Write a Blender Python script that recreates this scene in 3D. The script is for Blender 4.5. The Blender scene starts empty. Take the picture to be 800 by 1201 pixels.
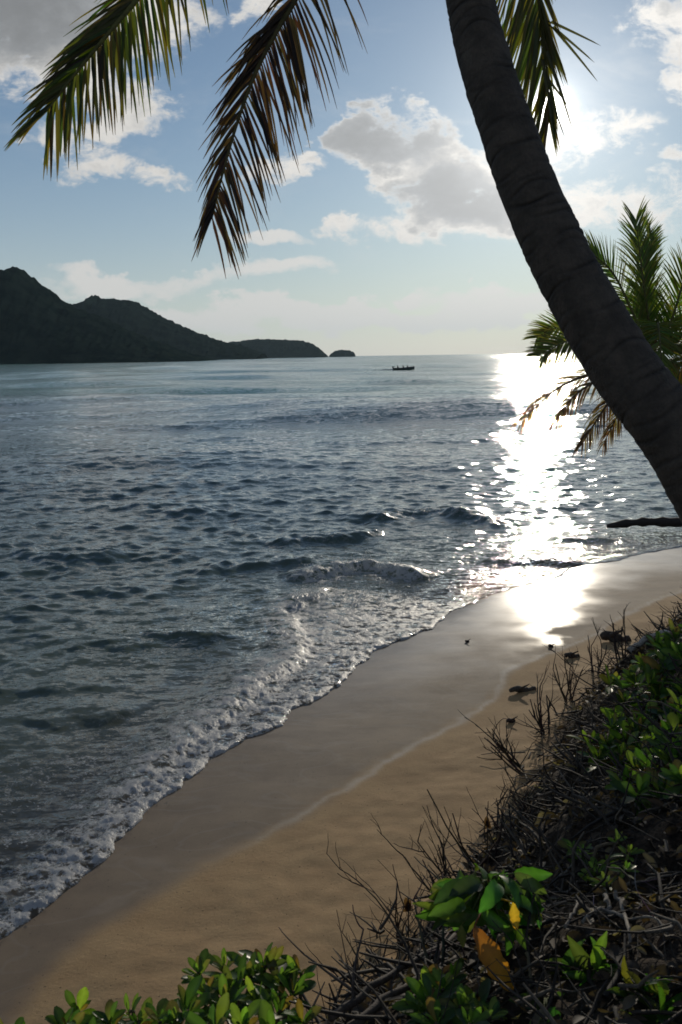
import bpy, math, random
import numpy as np
from mathutils import Vector, Matrix
random.seed(7)
RNG = np.random.default_rng(11)
SC = bpy.context.scene
COL = SC.collection

# ------------------------------------------------------------------ camera
FOC = 1168.0; PITCH = math.atan(183.2 / FOC); ROLL = 0.0135; CAMH = 3.2
CF = Vector((0, math.cos(PITCH), -math.sin(PITCH)))
CU0 = Vector((0, math.sin(PITCH), math.cos(PITCH)))
CR0 = Vector((1, 0, 0))
CR = CR0 * math.cos(ROLL) - CU0 * math.sin(ROLL)
CU = CU0 * math.cos(ROLL) + CR0 * math.sin(ROLL)
CPOS = Vector((0, 0, CAMH))
cam_d = bpy.data.cameras.new('camera'); cam = bpy.data.objects.new('camera', cam_d)
COL.objects.link(cam); SC.camera = cam
cam.matrix_world = Matrix.Translation(CPOS) @ Matrix((CR, CU, -CF)).transposed().to_4x4()
cam_d.sensor_fit = 'VERTICAL'; cam_d.sensor_height = 36.0; cam_d.lens = 35.0
cam_d.clip_start = 0.05; cam_d.clip_end = 80000
cam_d.dof.use_dof = True; cam_d.dof.focus_distance = 16.0; cam_d.dof.aperture_fstop = 11.0

def ray(x, y):
    return CF + CR * ((x - 400) / FOC) + CU * ((600.5 - y) / FOC)
def at_z(x, y, z):
    d = ray(x, y); t = (z - CAMH) / d.z; return CPOS + d * t
def at_y(x, y, dist):
    d = ray(x, y); return CPOS + d * (dist / d.y)

# ------------------------------------------------------------------ light
SUND = ray(645, 128).normalized()
SUN_EL = math.asin(SUND.z); SUN_AZ = math.atan2(SUND.x, SUND.y)
SUN_STRENGTH = 2.0; SKY_STRENGTH = 0.05; EXPOSURE = 0.12
sd = bpy.data.lights.new('sun', 'SUN'); so = bpy.data.objects.new('sun', sd); COL.objects.link(so)
sd.energy = SUN_STRENGTH; sd.angle = math.radians(0.5); sd.color = (1.0, 0.90, 0.74)
so.rotation_euler = (-SUND).to_track_quat('-Z', 'Y').to_euler(); so.location = (0, 0, 30)
SC.view_settings.view_transform = 'Standard'; SC.view_settings.look = 'None'
SC.view_settings.exposure = EXPOSURE; SC.view_settings.gamma = 1.0
SC.view_settings.use_curve_mapping = False
SC.render.engine = 'CYCLES'
SC.cycles.max_bounces = 6; SC.cycles.diffuse_bounces = 2; SC.cycles.glossy_bounces = 2
SC.cycles.transmission_bounces = 3; SC.cycles.transparent_max_bounces = 8
SC.cycles.use_denoising = True; SC.cycles.caustics_reflective = False; SC.cycles.caustics_refractive = False
SC.cycles.sample_clamp_indirect = 4.0
SC.cycles.filter_width = 1.7

# ------------------------------------------------------------------ node expressions
class V:
    """a socket with arithmetic; nt is the tree it lives in"""
    def __init__(s, nt, sock): s.nt = nt; s.s = sock
    def _m(s, op, *o, clamp=False):
        n = s.nt.nodes.new('ShaderNodeMath'); n.operation = op; n.use_clamp = clamp
        for i, a in enumerate((s,) + o):
            if isinstance(a, V): s.nt.links.new(a.s, n.inputs[i])
            else: n.inputs[i].default_value = a
        return V(s.nt, n.outputs[0])
    def __add__(s, o): return s._m('ADD', o)
    __radd__ = __add__
    def __sub__(s, o): return s._m('SUBTRACT', o)
    def __rsub__(s, o): return (s * -1.0) + o
    def __mul__(s, o): return s._m('MULTIPLY', o)
    __rmul__ = __mul__
    def __truediv__(s, o): return s._m('DIVIDE', o)
    def __pow__(s, o): return s._m('POWER', o)
    def max(s, o): return s._m('MAXIMUM', o)
    def min(s, o): return s._m('MINIMUM', o)
    def abs(s): return s._m('ABSOLUTE')
    def exp(s): return s._m('EXPONENT')
    def clamp(s): return s._m('ADD', 0.0, clamp=True)
    def step(s, a, b):
        n = s.nt.nodes.new('ShaderNodeMapRange'); n.interpolation_type = 'SMOOTHSTEP'
        s.nt.links.new(s.s, n.inputs['Value'])
        n.inputs['From Min'].default_value = a; n.inputs['From Max'].default_value = b
        return V(s.nt, n.outputs[0])
def put(nt, sock, val):
    if isinstance(val, V): nt.links.new(val.s, sock)
    elif isinstance(val, tuple) and len(val) == 3 and sock.type == 'RGBA': sock.default_value = (*val, 1)
    else: sock.default_value = val
def vmath(nt, op, *a):
    n = nt.nodes.new('ShaderNodeVectorMath'); n.operation = op
    for i, v in enumerate(a): put(nt, n.inputs[i], v)
    return V(nt, n.outputs['Value' if op in ('DOT_PRODUCT', 'LENGTH', 'DISTANCE') else 'Vector'])
def combine(nt, x, y, z=0.0):
    n = nt.nodes.new('ShaderNodeCombineXYZ')
    for i, v in enumerate((x, y, z)): put(nt, n.inputs[i], v)
    return V(nt, n.outputs[0])
def noise(nt, vec, scale, detail=4, rough=0.55, dist=0.0, color=False):
    n = nt.nodes.new('ShaderNodeTexNoise'); put(nt, n.inputs['Vector'], vec)
    n.inputs['Scale'].default_value = scale; n.inputs['Detail'].default_value = detail
    n.inputs['Roughness'].default_value = rough; n.inputs['Distortion'].default_value = dist
    return V(nt, n.outputs['Color' if color else 'Fac'])
def mixc(nt, f, a, b, mode='MIX'):
    n = nt.nodes.new('ShaderNodeMix'); n.data_type = 'RGBA'; n.blend_type = mode
    put(nt, n.inputs[0], f); put(nt, n.inputs[6], a); put(nt, n.inputs[7], b)
    return V(nt, n.outputs[2])
def attr(nt, name, out='Fac'):
    n = nt.nodes.new('ShaderNodeAttribute'); n.attribute_name = name; return V(nt, n.outputs[out])
def bump(nt, h, strength, dist, normal=None):
    n = nt.nodes.new('ShaderNodeBump'); put(nt, n.inputs['Height'], h)
    put(nt, n.inputs['Strength'], strength); n.inputs['Distance'].default_value = dist
    if normal is not None: put(nt, n.inputs['Normal'], normal)
    return V(nt, n.outputs[0])
def geo(nt, out='Position'):
    return V(nt, nt.nodes.new('ShaderNodeNewGeometry').outputs[out])
def objco(nt):
    return V(nt, nt.nodes.new('ShaderNodeTexCoord').outputs['Object'])
def bsdf(nt, kind, **kw):
    n = nt.nodes.new(kind)
    for k, v in kw.items(): put(nt, n.inputs[k.replace('_', ' ')], v)
    return V(nt, n.outputs[0])
def mixs(nt, f, a, b):
    n = nt.nodes.new('ShaderNodeMixShader'); put(nt, n.inputs[0], f)
    nt.links.new(a.s, n.inputs[1]); nt.links.new(b.s, n.inputs[2]); return V(nt, n.outputs[0])
def material(name):
    m = bpy.data.materials.new(name); m.use_nodes = True; nt = m.node_tree; nt.nodes.clear()
    out = nt.nodes.new('ShaderNodeOutputMaterial')
    return m, nt, out.inputs['Surface']

# ------------------------------------------------------------------ sky with clouds
def sky_uw(x, y):
    d = ray(x, y); return d.x / d.y, d.z / d.y
def build_world():
    w = bpy.data.worlds.new('World'); SC.world = w; w.use_nodes = True
    nt = w.node_tree; nt.nodes.clear()
    out = nt.nodes.new('ShaderNodeOutputWorld')
    D = V(nt, nt.nodes.new('ShaderNodeTexCoord').outputs['Generated'])
    sep = nt.nodes.new('ShaderNodeSeparateXYZ'); nt.links.new(D.s, sep.inputs[0])
    X, Y, Z = (V(nt, sep.outputs[i]) for i in range(3))
    sky = nt.nodes.new('ShaderNodeTexSky'); sky.sky_type = 'NISHITA'; sky.sun_disc = False
    sky.sun_elevation = SUN_EL; sky.sun_rotation = SUN_AZ
    sky.air_density = 0.9; sky.dust_density = 0.15; sky.ozone_density = 2.0
    base = V(nt, sky.outputs[0])
    base = mixc(nt, 1.0, base, (0.78, 0.98, 1.14), 'MULTIPLY')
    iy = Y.abs() + 0.04
    P0 = combine(nt, X / iy, Z / iy, 0.0)
    # ragged edges: warp the coordinates with two sizes of noise
    st = vmath(nt, 'MULTIPLY', P0, (1.0, 1.55, 1.0))
    w1 = noise(nt, st, 9.0, 5, 0.62, color=True)
    Wv = vmath(nt, 'MULTIPLY', vmath(nt, 'SUBTRACT', w1, (0.5, 0.5, 0.5)), (0.18, 0.10, 0.0))
    P = vmath(nt, 'ADD', P0, Wv)
    def field(blobs):
        f = None
        for (cx, cy, rx, ry, wt) in blobs:
            u, v = sky_uw(cx, cy); iu, iv = FOC / rx, FOC / ry
            n = nt.nodes.new('ShaderNodeVectorMath'); n.operation = 'MULTIPLY_ADD'
            put(nt, n.inputs[0], P); n.inputs[1].default_value = (iu, iv, 0); n.inputs[2].default_value = (-u * iu, -v * iv, 0)
            q = V(nt, n.outputs[0]); e = (1.0 - vmath(nt, 'DOT_PRODUCT', q, q)).max(0.0) * wt
            f = e if f is None else f + e
        return f.min(1.25)
    cumulus = [(30, 30, 165, 95, 1.1), (140, 35, 120, 70, .7), (160, 130, 75, 42, .75), (95, 160, 60, 30, .55),
               (452, 172, 98, 42, 1.0), (525, 222, 112, 50, .95), (540, 268, 150, 26, .75), (395, 165, 40, 30, .35),
               (330, 216, 54, 22, .72), (300, 22, 40, 26, .65), (775, 30, 85, 42, .8), (785, 100, 66, 28, .75),
               (690, 165, 90, 34, .5), (690, 250, 120, 40, .65), (610, 190, 60, 40, .4), (205, 212, 46, 13, .55), (395, 268, 40, 12, .5),
               (130, 200, 60, 22, .6), (800, 200, 60, 20, .5), (-160, 120, 160, 70, 1), (980, 150, 150, 60, 1)]
    cores = [(20, 25, 150, 75, 1.3), (440, 168, 95, 34, 1.3), (525, 228, 90, 38, 1.2), (560, 262, 90, 16, .7), (790, 20, 40, 20, .6), (-160, 120, 130, 50, 1), (980, 150, 120, 40, 1)]
    streaks = [(305, 286, 75, 12, .75), (325, 322, 90, 17, .8), (105, 331, 62, 12, .8), (185, 340, 110, 14, .75),
               (90, 346, 90, 9, .5), (430, 268, 60, 12, .5), (470, 372, 380, 17, 1.0), (280, 362, 240, 9, .7),
               (600, 352, 190, 9, .65), (-100, 330, 120, 16, .8), (950, 340, 120, 18, .8)]
    shade0 = noise(nt, st, 11.0, 5, 0.6)
    fbm = noise(nt, st, 24.0, 9, 0.68, 0.35)
    fbm2 = noise(nt, vmath(nt, 'MULTIPLY', P0, (1.0, 3.2, 1.0)), 14.0, 6, 0.6, 0.3)
    A = field(cumulus); B = field(streaks)
    da = A + (fbm - 0.5) * 2.5 * (A * 3.0).min(1.0)
    db = B + (fbm2 - 0.5) * 1.3 * (B * 3.0).min(1.0)
    rest = noise(nt, combine(nt, X / (Z.max(0.0) + 0.16), Y / (Z.max(0.0) + 0.16), 0.0), 1.3, 6, 0.6)
    back = (1.0 - Y.step(0.1, 0.5)) * rest.step(0.5, 0.72) * Z.step(0.0, 0.1)
    wisps = noise(nt, vmath(nt, 'MULTIPLY', P0, (1.0, 2.6, 1.0)), 5.0, 8, 0.66, 0.4).step(0.5, 0.85) * 0.35
    aa = da.step(0.10, 0.72); ab = db.step(0.12, 0.8) * 0.9
    alpha = (aa.max(ab).max(back).max(wisps)).clamp()
    thick = (field(cores) + (fbm - 0.5) * 1.1 + (shade0 - 0.5) * 0.9).max(0.0) * da.step(.3, .8)
    shade = noise(nt, st, 22.0, 7, 0.62)
    cosang = vmath(nt, 'DOT_PRODUCT', D, tuple(SUND)).max(0.0)
    near = cosang ** 40.0
    # thick cloud lets less sunlight through: bright rims, grey cores
    bright = 0.185 + 0.47 * ((thick * (0.3 + shade * 1.4)) * -2.1).exp() + near * 0.22
    ccol = mixc(nt, (thick * 1.3).clamp(), (1.0, 0.97, 0.92), (0.92, 0.96, 1.0))
    cl = vmath(nt, 'SCALE', ccol); n = cl.s.node; put(nt, n.inputs['Scale'], bright / SKY_STRENGTH)
    col = mixc(nt, alpha, base, cl)
    # pale air low over the horizon
    hz = ((Z.max(0.0) * -9.0).exp()) * 0.85
    col = mixc(nt, hz, col, tuple(c / SKY_STRENGTH for c in (0.555, 0.555, 0.55)))
    # the sun itself and the bright air round it
    glow = (cosang ** 16000.0) * 12.0 + (cosang ** 2200.0) * 0.40 + (cosang ** 300.0) * 0.26 + (cosang ** 40.0) * 0.09
    gl = vmath(nt, 'SCALE', (1.0, 0.95, 0.86)); put(nt, gl.s.node.inputs['Scale'], glow / SKY_STRENGTH)
    col = vmath(nt, 'ADD', col, gl)
    bg = nt.nodes.new('ShaderNodeBackground'); nt.links.new(col.s, bg.inputs[0]); bg.inputs[1].default_value = SKY_STRENGTH
    nt.links.new(bg.outputs[0], out.inputs[0])
    w.cycles.sampling_method = 'MANUAL'; w.cycles.sample_map_resolution = 1024
build_world()

# ------------------------------------------------------------------ mesh helpers
def tag(o, label=None, cat=None, group=None, kind=None):
    if label: o['label'] = label
    if cat: o['category'] = cat
    if group: o['group'] = group
    if kind: o['kind'] = kind
    return o
def empty(name, loc, label=None, cat=None, group=None):
    o = bpy.data.objects.new(name, None); o.empty_display_size = 0.1; COL.objects.link(o)
    o.location = loc
    return tag(o, label, cat, group)
def mesh_obj(name, verts, faces, mat=None, parent=None, cols=None, smooth=True, attrs=None):
    me = bpy.data.meshes.new(name)
    verts = np.asarray(verts, dtype=np.float32).reshape(-1, 3)
    if parent is not None: verts = verts - np.array(parent_world(parent), dtype=np.float32)
    if isinstance(faces, np.ndarray):
        nf, k = faces.shape
        me.vertices.add(len(verts)); me.vertices.foreach_set('co', verts.ravel())
        me.loops.add(nf * k); me.loops.foreach_set('vertex_index', faces.astype(np.int32).ravel())
        me.polygons.add(nf); me.polygons.foreach_set('loop_start', np.arange(0, nf * k, k, dtype=np.int32))
        me.update(calc_edges=True)
    else:
        me.from_pydata(verts.tolist(), [], faces)
    if cols is not None:
        a = me.color_attributes.new('col', 'FLOAT_COLOR', 'POINT')
        c = np.ones((len(verts), 4), np.float32); c[:, :3] = np.asarray(cols, np.float32)
        a.data.foreach_set('color', c.ravel())
    for k, v in (attrs or {}).items():
        a = me.attributes.new(k, 'FLOAT', 'POINT'); a.data.foreach_set('value', np.asarray(v, np.float32).ravel())
    if smooth: me.polygons.foreach_set('use_smooth', np.ones(len(me.polygons), bool))
    if mat: me.materials.append(mat)
    o = bpy.data.objects.new(name, me); COL.objects.link(o)
    if parent is not None: o.parent = parent
    return o
def parent_world(p):
    v = Vector(p.location)
    while p.parent: p = p.parent; v = v + Vector(p.location)
    return v
def own_origin(o, loc):
    """moves a mesh object's origin to loc without moving its surface"""
    loc = Vector(loc); o.data.transform(Matrix.Translation(-loc)); o.location = loc; return o

class MB:
    def __init__(s): s.v = []; s.f = []; s.c = []
    def tube(s, pts, radii, sides=6, col=(.1, .08, .06), cap=True):
        pts = [Vector(p) for p in pts]; n = len(pts); b = len(s.v); N = None
        for i, p in enumerate(pts):
            T = (pts[min(i + 1, n - 1)] - pts[max(i - 1, 0)])
            T = T.normalized() if T.length > 1e-9 else Vector((0, 0, 1))
            if N is None: N = T.orthogonal().normalized()
            N = (N - T * N.dot(T)); N = N.normalized() if N.length > 1e-6 else T.orthogonal().normalized()
            Bn = T.cross(N); r = radii[i] if hasattr(radii, '__len__') else radii
            for k in range(sides):
                a = 2 * math.pi * k / sides
                s.v.append(p + (N * math.cos(a) + Bn * math.sin(a)) * r); s.c.append(col)
        for i in range(n - 1):
            for k in range(sides):
                a, c = b + i * sides + k, b + i * sides + (k + 1) % sides
                s.f.append((a, c, c + sides, a + sides))
        if cap:
            s.f.append(tuple(b + k for k in range(sides))[::-1]); s.f.append(tuple(b + (n - 1) * sides + k for k in range(sides)))
    def leaf(s, base, d, nrm, length, width, col, curl=0.3, fold=0.25, segs=5, tipw=0.0, shape=None, twist=0.0, col2=None):
        """a leaf with a folded midrib, curling towards -nrm along its length"""
        d = Vector(d).normalized(); nrm = Vector(nrm); nrm = (nrm - d * nrm.dot(d))
        nrm = nrm.normalized() if nrm.length > 1e-6 else d.orthogonal().normalized()
        b = len(s.v); p = Vector(base); step = length / segs
        for i in range(segs + 1):
            t = i / segs
            wd = width * (shape(t) if shape else math.sin(math.pi * min(1, t * .92 + .06)) ** .8)
            sd_ = d.cross(nrm)
            c = col if col2 is None else tuple(a + (e - a) * t for a, e in zip(col, col2))
            for k, sx in ((0, -1), (1, 0), (2, 1)):
                s.v.append(p + sd_ * (sx * wd * .5) + nrm * (abs(sx) * wd * fold)); s.c.append(tuple(v * (.88 + .24 * (i % 2)) for v in c) if sx else tuple(min(1, v * 1.45 + .012) for v in c))
            a = -curl / segs
            ax = sd_; d = (Matrix.Rotation(-curl / segs, 3, ax) @ d) if False else (d - nrm * (curl / segs)).normalized()
            nrm = (nrm - d * nrm.dot(d)).normalized()
            if twist:
                nrm = Matrix.Rotation(twist / segs, 3, d) @ nrm
            p = p + d * step
        for i in range(segs):
            q = b + i * 3
            s.f.append((q, q + 1, q + 4, q + 3)); s.f.append((q + 1, q + 2, q + 5, q + 4))
    def build(s, name, mat, parent=None, smooth=True):
        return mesh_obj(name, [tuple(v) for v in s.v], s.f, mat, parent, s.c, smooth)

# ------------------------------------------------------------------ gradient noise for terrain and sea
_perm = RNG.permutation(512); _perm = np.concatenate([_perm, _perm, _perm])
_ang = RNG.uniform(0, 2 * np.pi, 512)
def perlin(x, y):
    xi = np.floor(x).astype(np.int64); yi = np.floor(y).astype(np.int64)
    xf = x - xi; yf = y - yi; xi &= 511; yi &= 511
    u = xf * xf * xf * (xf * (xf * 6 - 15) + 10); v = yf * yf * yf * (yf * (yf * 6 - 15) + 10)
    def gr(ix, iy, dx, dy):
        h = _ang[_perm[_perm[ix & 511] + (iy & 511)] & 511]; return np.cos(h) * dx + np.sin(h) * dy
    a = gr(xi, yi, xf, yf); b = gr(xi + 1, yi, xf - 1, yf); c = gr(xi, yi + 1, xf, yf - 1); d = gr(xi + 1, yi + 1, xf - 1, yf - 1)
    return ((a + u * (b - a)) + v * ((c + u * (d - c)) - (a + u * (b - a)))) * 1.5
def fbm(x, y, oct=4, gain=0.5):
    r = 0; a = 1.0
    for i in range(oct):
        r = r + a * perlin(x * 2 ** i + 17.3 * i, y * 2 ** i + 5.1 * i); a *= gain
    return r
def sstep(a, b, x):
    t = np.clip((x - a) / (b - a), 0, 1); return t * t * (3 - 2 * t)
def poly_dist(x, y, pts):
    """signed distance to a polyline (positive on its right-hand side) and the position along it, 0..1"""
    best = np.full(x.shape, 1e18); sgn = np.zeros(x.shape); along = np.zeros(x.shape)
    P = np.array([(p[0], p[1]) for p in pts], float); L = np.hypot(*np.diff(P, axis=0).T); cum = np.concatenate([[0], np.cumsum(L)])
    for i in range(len(P) - 1):
        dx, dy = P[i + 1] - P[i]; l2 = dx * dx + dy * dy
        t = np.clip(((x - P[i, 0]) * dx + (y - P[i, 1]) * dy) / l2, 0, 1)
        ex = x - (P[i, 0] + t * dx); ey = y - (P[i, 1] + t * dy); d2 = ex * ex + ey * ey
        m = d2 < best; best = np.where(m, d2, best)
        cr = dx * ey - dy * ex
        sgn = np.where(m, np.where(cr < 0, 1.0, -1.0), sgn); along = np.where(m, (cum[i] + t * L[i]) / cum[-1], along)
    return np.sqrt(best) * sgn, along
def poly_near(x, y, pts, reach=4.0):
    P = np.array([p[:2] for p in pts]); lo = P.min(0) - reach; hi = P.max(0) + reach
    m = (x > lo[0]) & (x < hi[0]) & (y > lo[1]) & (y < hi[1])
    d = np.full(x.shape, -99.0); a = np.zeros(x.shape); d[m], a[m] = poly_dist(x[m], y[m], pts); return d, a
def smooth_poly(pts, n=8):
    """Catmull-Rom through the points"""
    P = [np.array(p[:2], float) for p in pts]; P = [2 * P[0] - P[1]] + P + [2 * P[-1] - P[-2]]; out = []
    for i in range(1, len(P) - 2):
        for k in range(n):
            t = k / n; a, b, c, d = P[i - 1], P[i], P[i + 1], P[i + 2]
            out.append(.5 * ((2 * b) + (c - a) * t + (2 * a - 5 * b + 4 * c - d) * t * t + (3 * b - a - 3 * c + d) * t ** 3))
    out.append(P[-2]); return out
pz = lambda L, z: [tuple(at_z(x, y, z))[:2] for x, y in L]
EDGE = pz([(0, 1103), (60, 1052), (100, 1010), (150, 965), (200, 925), (240, 905), (280, 870), (330, 845), (400, 795),
           (470, 755), (540, 715), (600, 690), (700, 660), (800, 640), (900, 625)], 0.03)
EDGE = smooth_poly([(-3.2, -14), (-2.7, -3), (-2.35, 2.5)] + EDGE + [(14, 22), (30, 33), (70, 55)], 5)
WET = pz([(0, 1190), (200, 1040), (300, 985), (390, 935), (470, 885), (560, 835), (588, 806), (600, 785), (640, 770),
          (690, 750), (730, 725), (800, 695), (900, 670)], 0.06)
WET = smooth_poly([(-2.6, -14), (-2.2, -3), (-1.9, 2.5)] + WET + [(12, 18.5), (30, 30), (70, 51)], 5)
FOOT = pz([(380, 1201), (430, 1150), (480, 1080), (560, 1000), (610, 920), (645, 850), (690, 800), (745, 760), (800, 725), (900, 690)], 0.25)
FOOT = smooth_poly([(-1.7, -14), (-1.4, -3), (-1.1, 2.2), (-.75, 3.5)] + FOOT + [(11, 16), (30, 27), (70, 48)], 5)

# signed distances to the three lines, tabled once
_gx0, _gy0, _gs = -20.0, -14.0, 0.15
_TX, _TY = np.meshgrid(np.arange(_gx0, 76, _gs), np.arange(_gy0, 76, _gs), indexing='ij')
_TAB = [poly_dist(_TX, _TY, L)[0] for L in (EDGE, WET, FOOT)]
def _look(T, x, y):
    u = np.clip((x - _gx0) / _gs, 0, T.shape[0] - 1.001); v = np.clip((y - _gy0) / _gs, 0, T.shape[1] - 1.001)
    i = u.astype(int); j = v.astype(int); a = u - i; c = v - j
    return (T[i, j] * (1 - a) + T[i + 1, j] * a) * (1 - c) + (T[i, j + 1] * (1 - a) + T[i + 1, j + 1] * a) * c
def sand_height(x, y):
    s, sw, b = (_look(T, x, y) for T in _TAB)
    z = np.where(s > 0, .02 + .022 * np.minimum(s, 3), .02 + .06 * s - .10 * (np.sqrt(s * s + .25) - .5))
    z = np.maximum(z, -3.0)
    z = z + .10 * .25 * np.log1p(np.exp(np.clip(sw, -4, 3) / .25))
    bb = b + .16 * perlin(x * 1.3, y * 1.3) + .08 * perlin(x * 4, y * 4)
    bank = 1.3 * np.tanh(np.maximum(bb, 0) / 1.35) ** 1.15
    z = z + bank
    z = z + sstep(-.1, .4, b) * (.07 * fbm(x * 1.7, y * 1.7, 4) + .03 * perlin(x * 9, y * 9))
    z = z + sstep(-.1, .5, sw) * (1 - sstep(-.1, .3, b)) * (.012 * perlin(x * 2.1, y * 2.1) + .005 * perlin(x * 7, y * 7))
    z = z + .004 * perlin(x * 1.1, y * 1.1) * sstep(0, .5, s)
    return z, s, sw, b
def ground_z(x, y):
    return float(sand_height(np.array([x], float), np.array([y], float))[0][0])

def polar(r, th):
    R, T = np.meshgrid(r, th, indexing='ij'); return R * np.sin(T), R * np.cos(T)
def grid_faces(nr, nc):
    i = np.arange(nr - 1)[:, None] * nc; j = np.arange(nc - 1)[None, :]
    a = (i + j).ravel(); return np.stack([a, a + nc, a + nc + 1, a + 1], 1)[:, ::-1]
D2R = math.pi / 180

# ------------------------------------------------------------------ beach and bank: one sheet of ground
def build_ground():
    r = [0.15]
    while r[-1] < 75: r.append(r[-1] + max(.022, r[-1] * (.0045 if r[-1] < 25 else .03)))
    th = np.concatenate([np.arange(-180, -36, 4), np.arange(-36, 36, .17), np.arange(36, 181, 4)]) * D2R
    x, y = polar(np.array(r), th); z, s, sw, b = sand_height(x, y)
    n1 = fbm(x * 1.5, y * 1.5, 4)
    swn = sw + .06 * n1 + .025 * perlin(x * 7, y * 7)
    wet = sstep(.10, -.12, swn)
    film = sstep(1.6, -.1, s + .35 * n1) * wet * (.30 + .70 * sstep(7.0, 11.5, y))
    line = np.exp(-((sw + .04 * perlin(x * 4, y * 4) + .02 * perlin(x * 12, y * 12)) / (.035 + .02 * perlin(x * 2, y * 2))) ** 2) * sstep(5.6, 7.0, y) * (0.8 + .25 * perlin(x * 3, y * 3))
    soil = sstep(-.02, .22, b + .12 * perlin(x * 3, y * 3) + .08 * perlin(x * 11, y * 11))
    m, nt, out = material('sand_and_soil')
    p = geo(nt); W = attr(nt, 'wet'); FL = attr(nt, 'film'); LN = attr(nt, 'line'); SO = attr(nt, 'soil')
    g1 = noise(nt, p, 260.0, 3, .7); g2 = noise(nt, p, 3.5, 5, .6); g3 = noise(nt, vmath(nt, 'MULTIPLY', p, (1, 1, 1)), 38.0, 4, .65)
    dry = mixc(nt, g2.step(.3, .7), (.45, .282, .130), (.52, .340, .162))
    dry = mixc(nt, g1.step(.35, .75) * .5, dry, (.20, .14, .09))
    wetc = mixc(nt, g2.step(.3, .7), (.215, .152, .094), (.26, .188, .115))
    wetc = mixc(nt, g1.step(.4, .8) * .3, wetc, (.07, .055, .045))
    c = mixc(nt, W, dry, wetc)
    sp = noise(nt, p, 55.0, 1, .4); c = mixc(nt, sp.step(.735, .77) * (1.0 - FL) * .8, c, (.05, .038, .028))
    sw_ = noise(nt, vmath(nt, 'MULTIPLY', p, (.9, 1.6, 1.0)), 1.5, 2, .5, .8); sw_ = (1.0 - (sw_ - .5).abs() * 28.0).max(0.0)
    c = mixc(nt, sw_ * W * .22, c, (.30, .26, .21))
    c = mixc(nt, (LN * .6).clamp(), c, (.70, .63, .53))
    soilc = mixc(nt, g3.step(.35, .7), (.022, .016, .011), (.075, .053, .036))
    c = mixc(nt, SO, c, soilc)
    rough = 0.92 - W * .12 - FL * .2 + SO * .4
    h = g1 * (0.0016) + g3 * .004 * (1.0 - W * .85) + SO * g3 * .03
    h = h * (1.0 - FL * .8)
    nb = bump(nt, h, 1.0, 1.0)
    rip = vmath(nt, 'SCALE', vmath(nt, 'SUBTRACT', noise(nt, vmath(nt, 'MULTIPLY', p, (.8, 2.6, 1.0)), 2.4, 5, .65, color=True), (.5, .5, .5)))
    put(nt, rip.s.node.inputs['Scale'], W * .16); nb = vmath(nt, 'NORMALIZE', vmath(nt, 'ADD', nb, rip))
    s_ = bsdf(nt, 'ShaderNodeBsdfPrincipled', Base_Color=c, Roughness=rough.clamp(), Normal=nb)
    bs = s_.s.node; put(nt, bs.inputs['Specular IOR Level'], (1.0 - FL) * .25)
    put(nt, bs.inputs['Coat Weight'], FL * .78); put(nt, bs.inputs['Coat Roughness'], .15); bs.inputs['Coat IOR'].default_value = 1.33
    nt.links.new(s_.s, out)
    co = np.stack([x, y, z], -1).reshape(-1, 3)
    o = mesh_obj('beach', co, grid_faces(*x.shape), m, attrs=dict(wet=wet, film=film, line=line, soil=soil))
    tag(o, 'brown sand beach, wet along the water and rising to a dark soil bank', 'beach', kind='structure')
build_ground()

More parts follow.
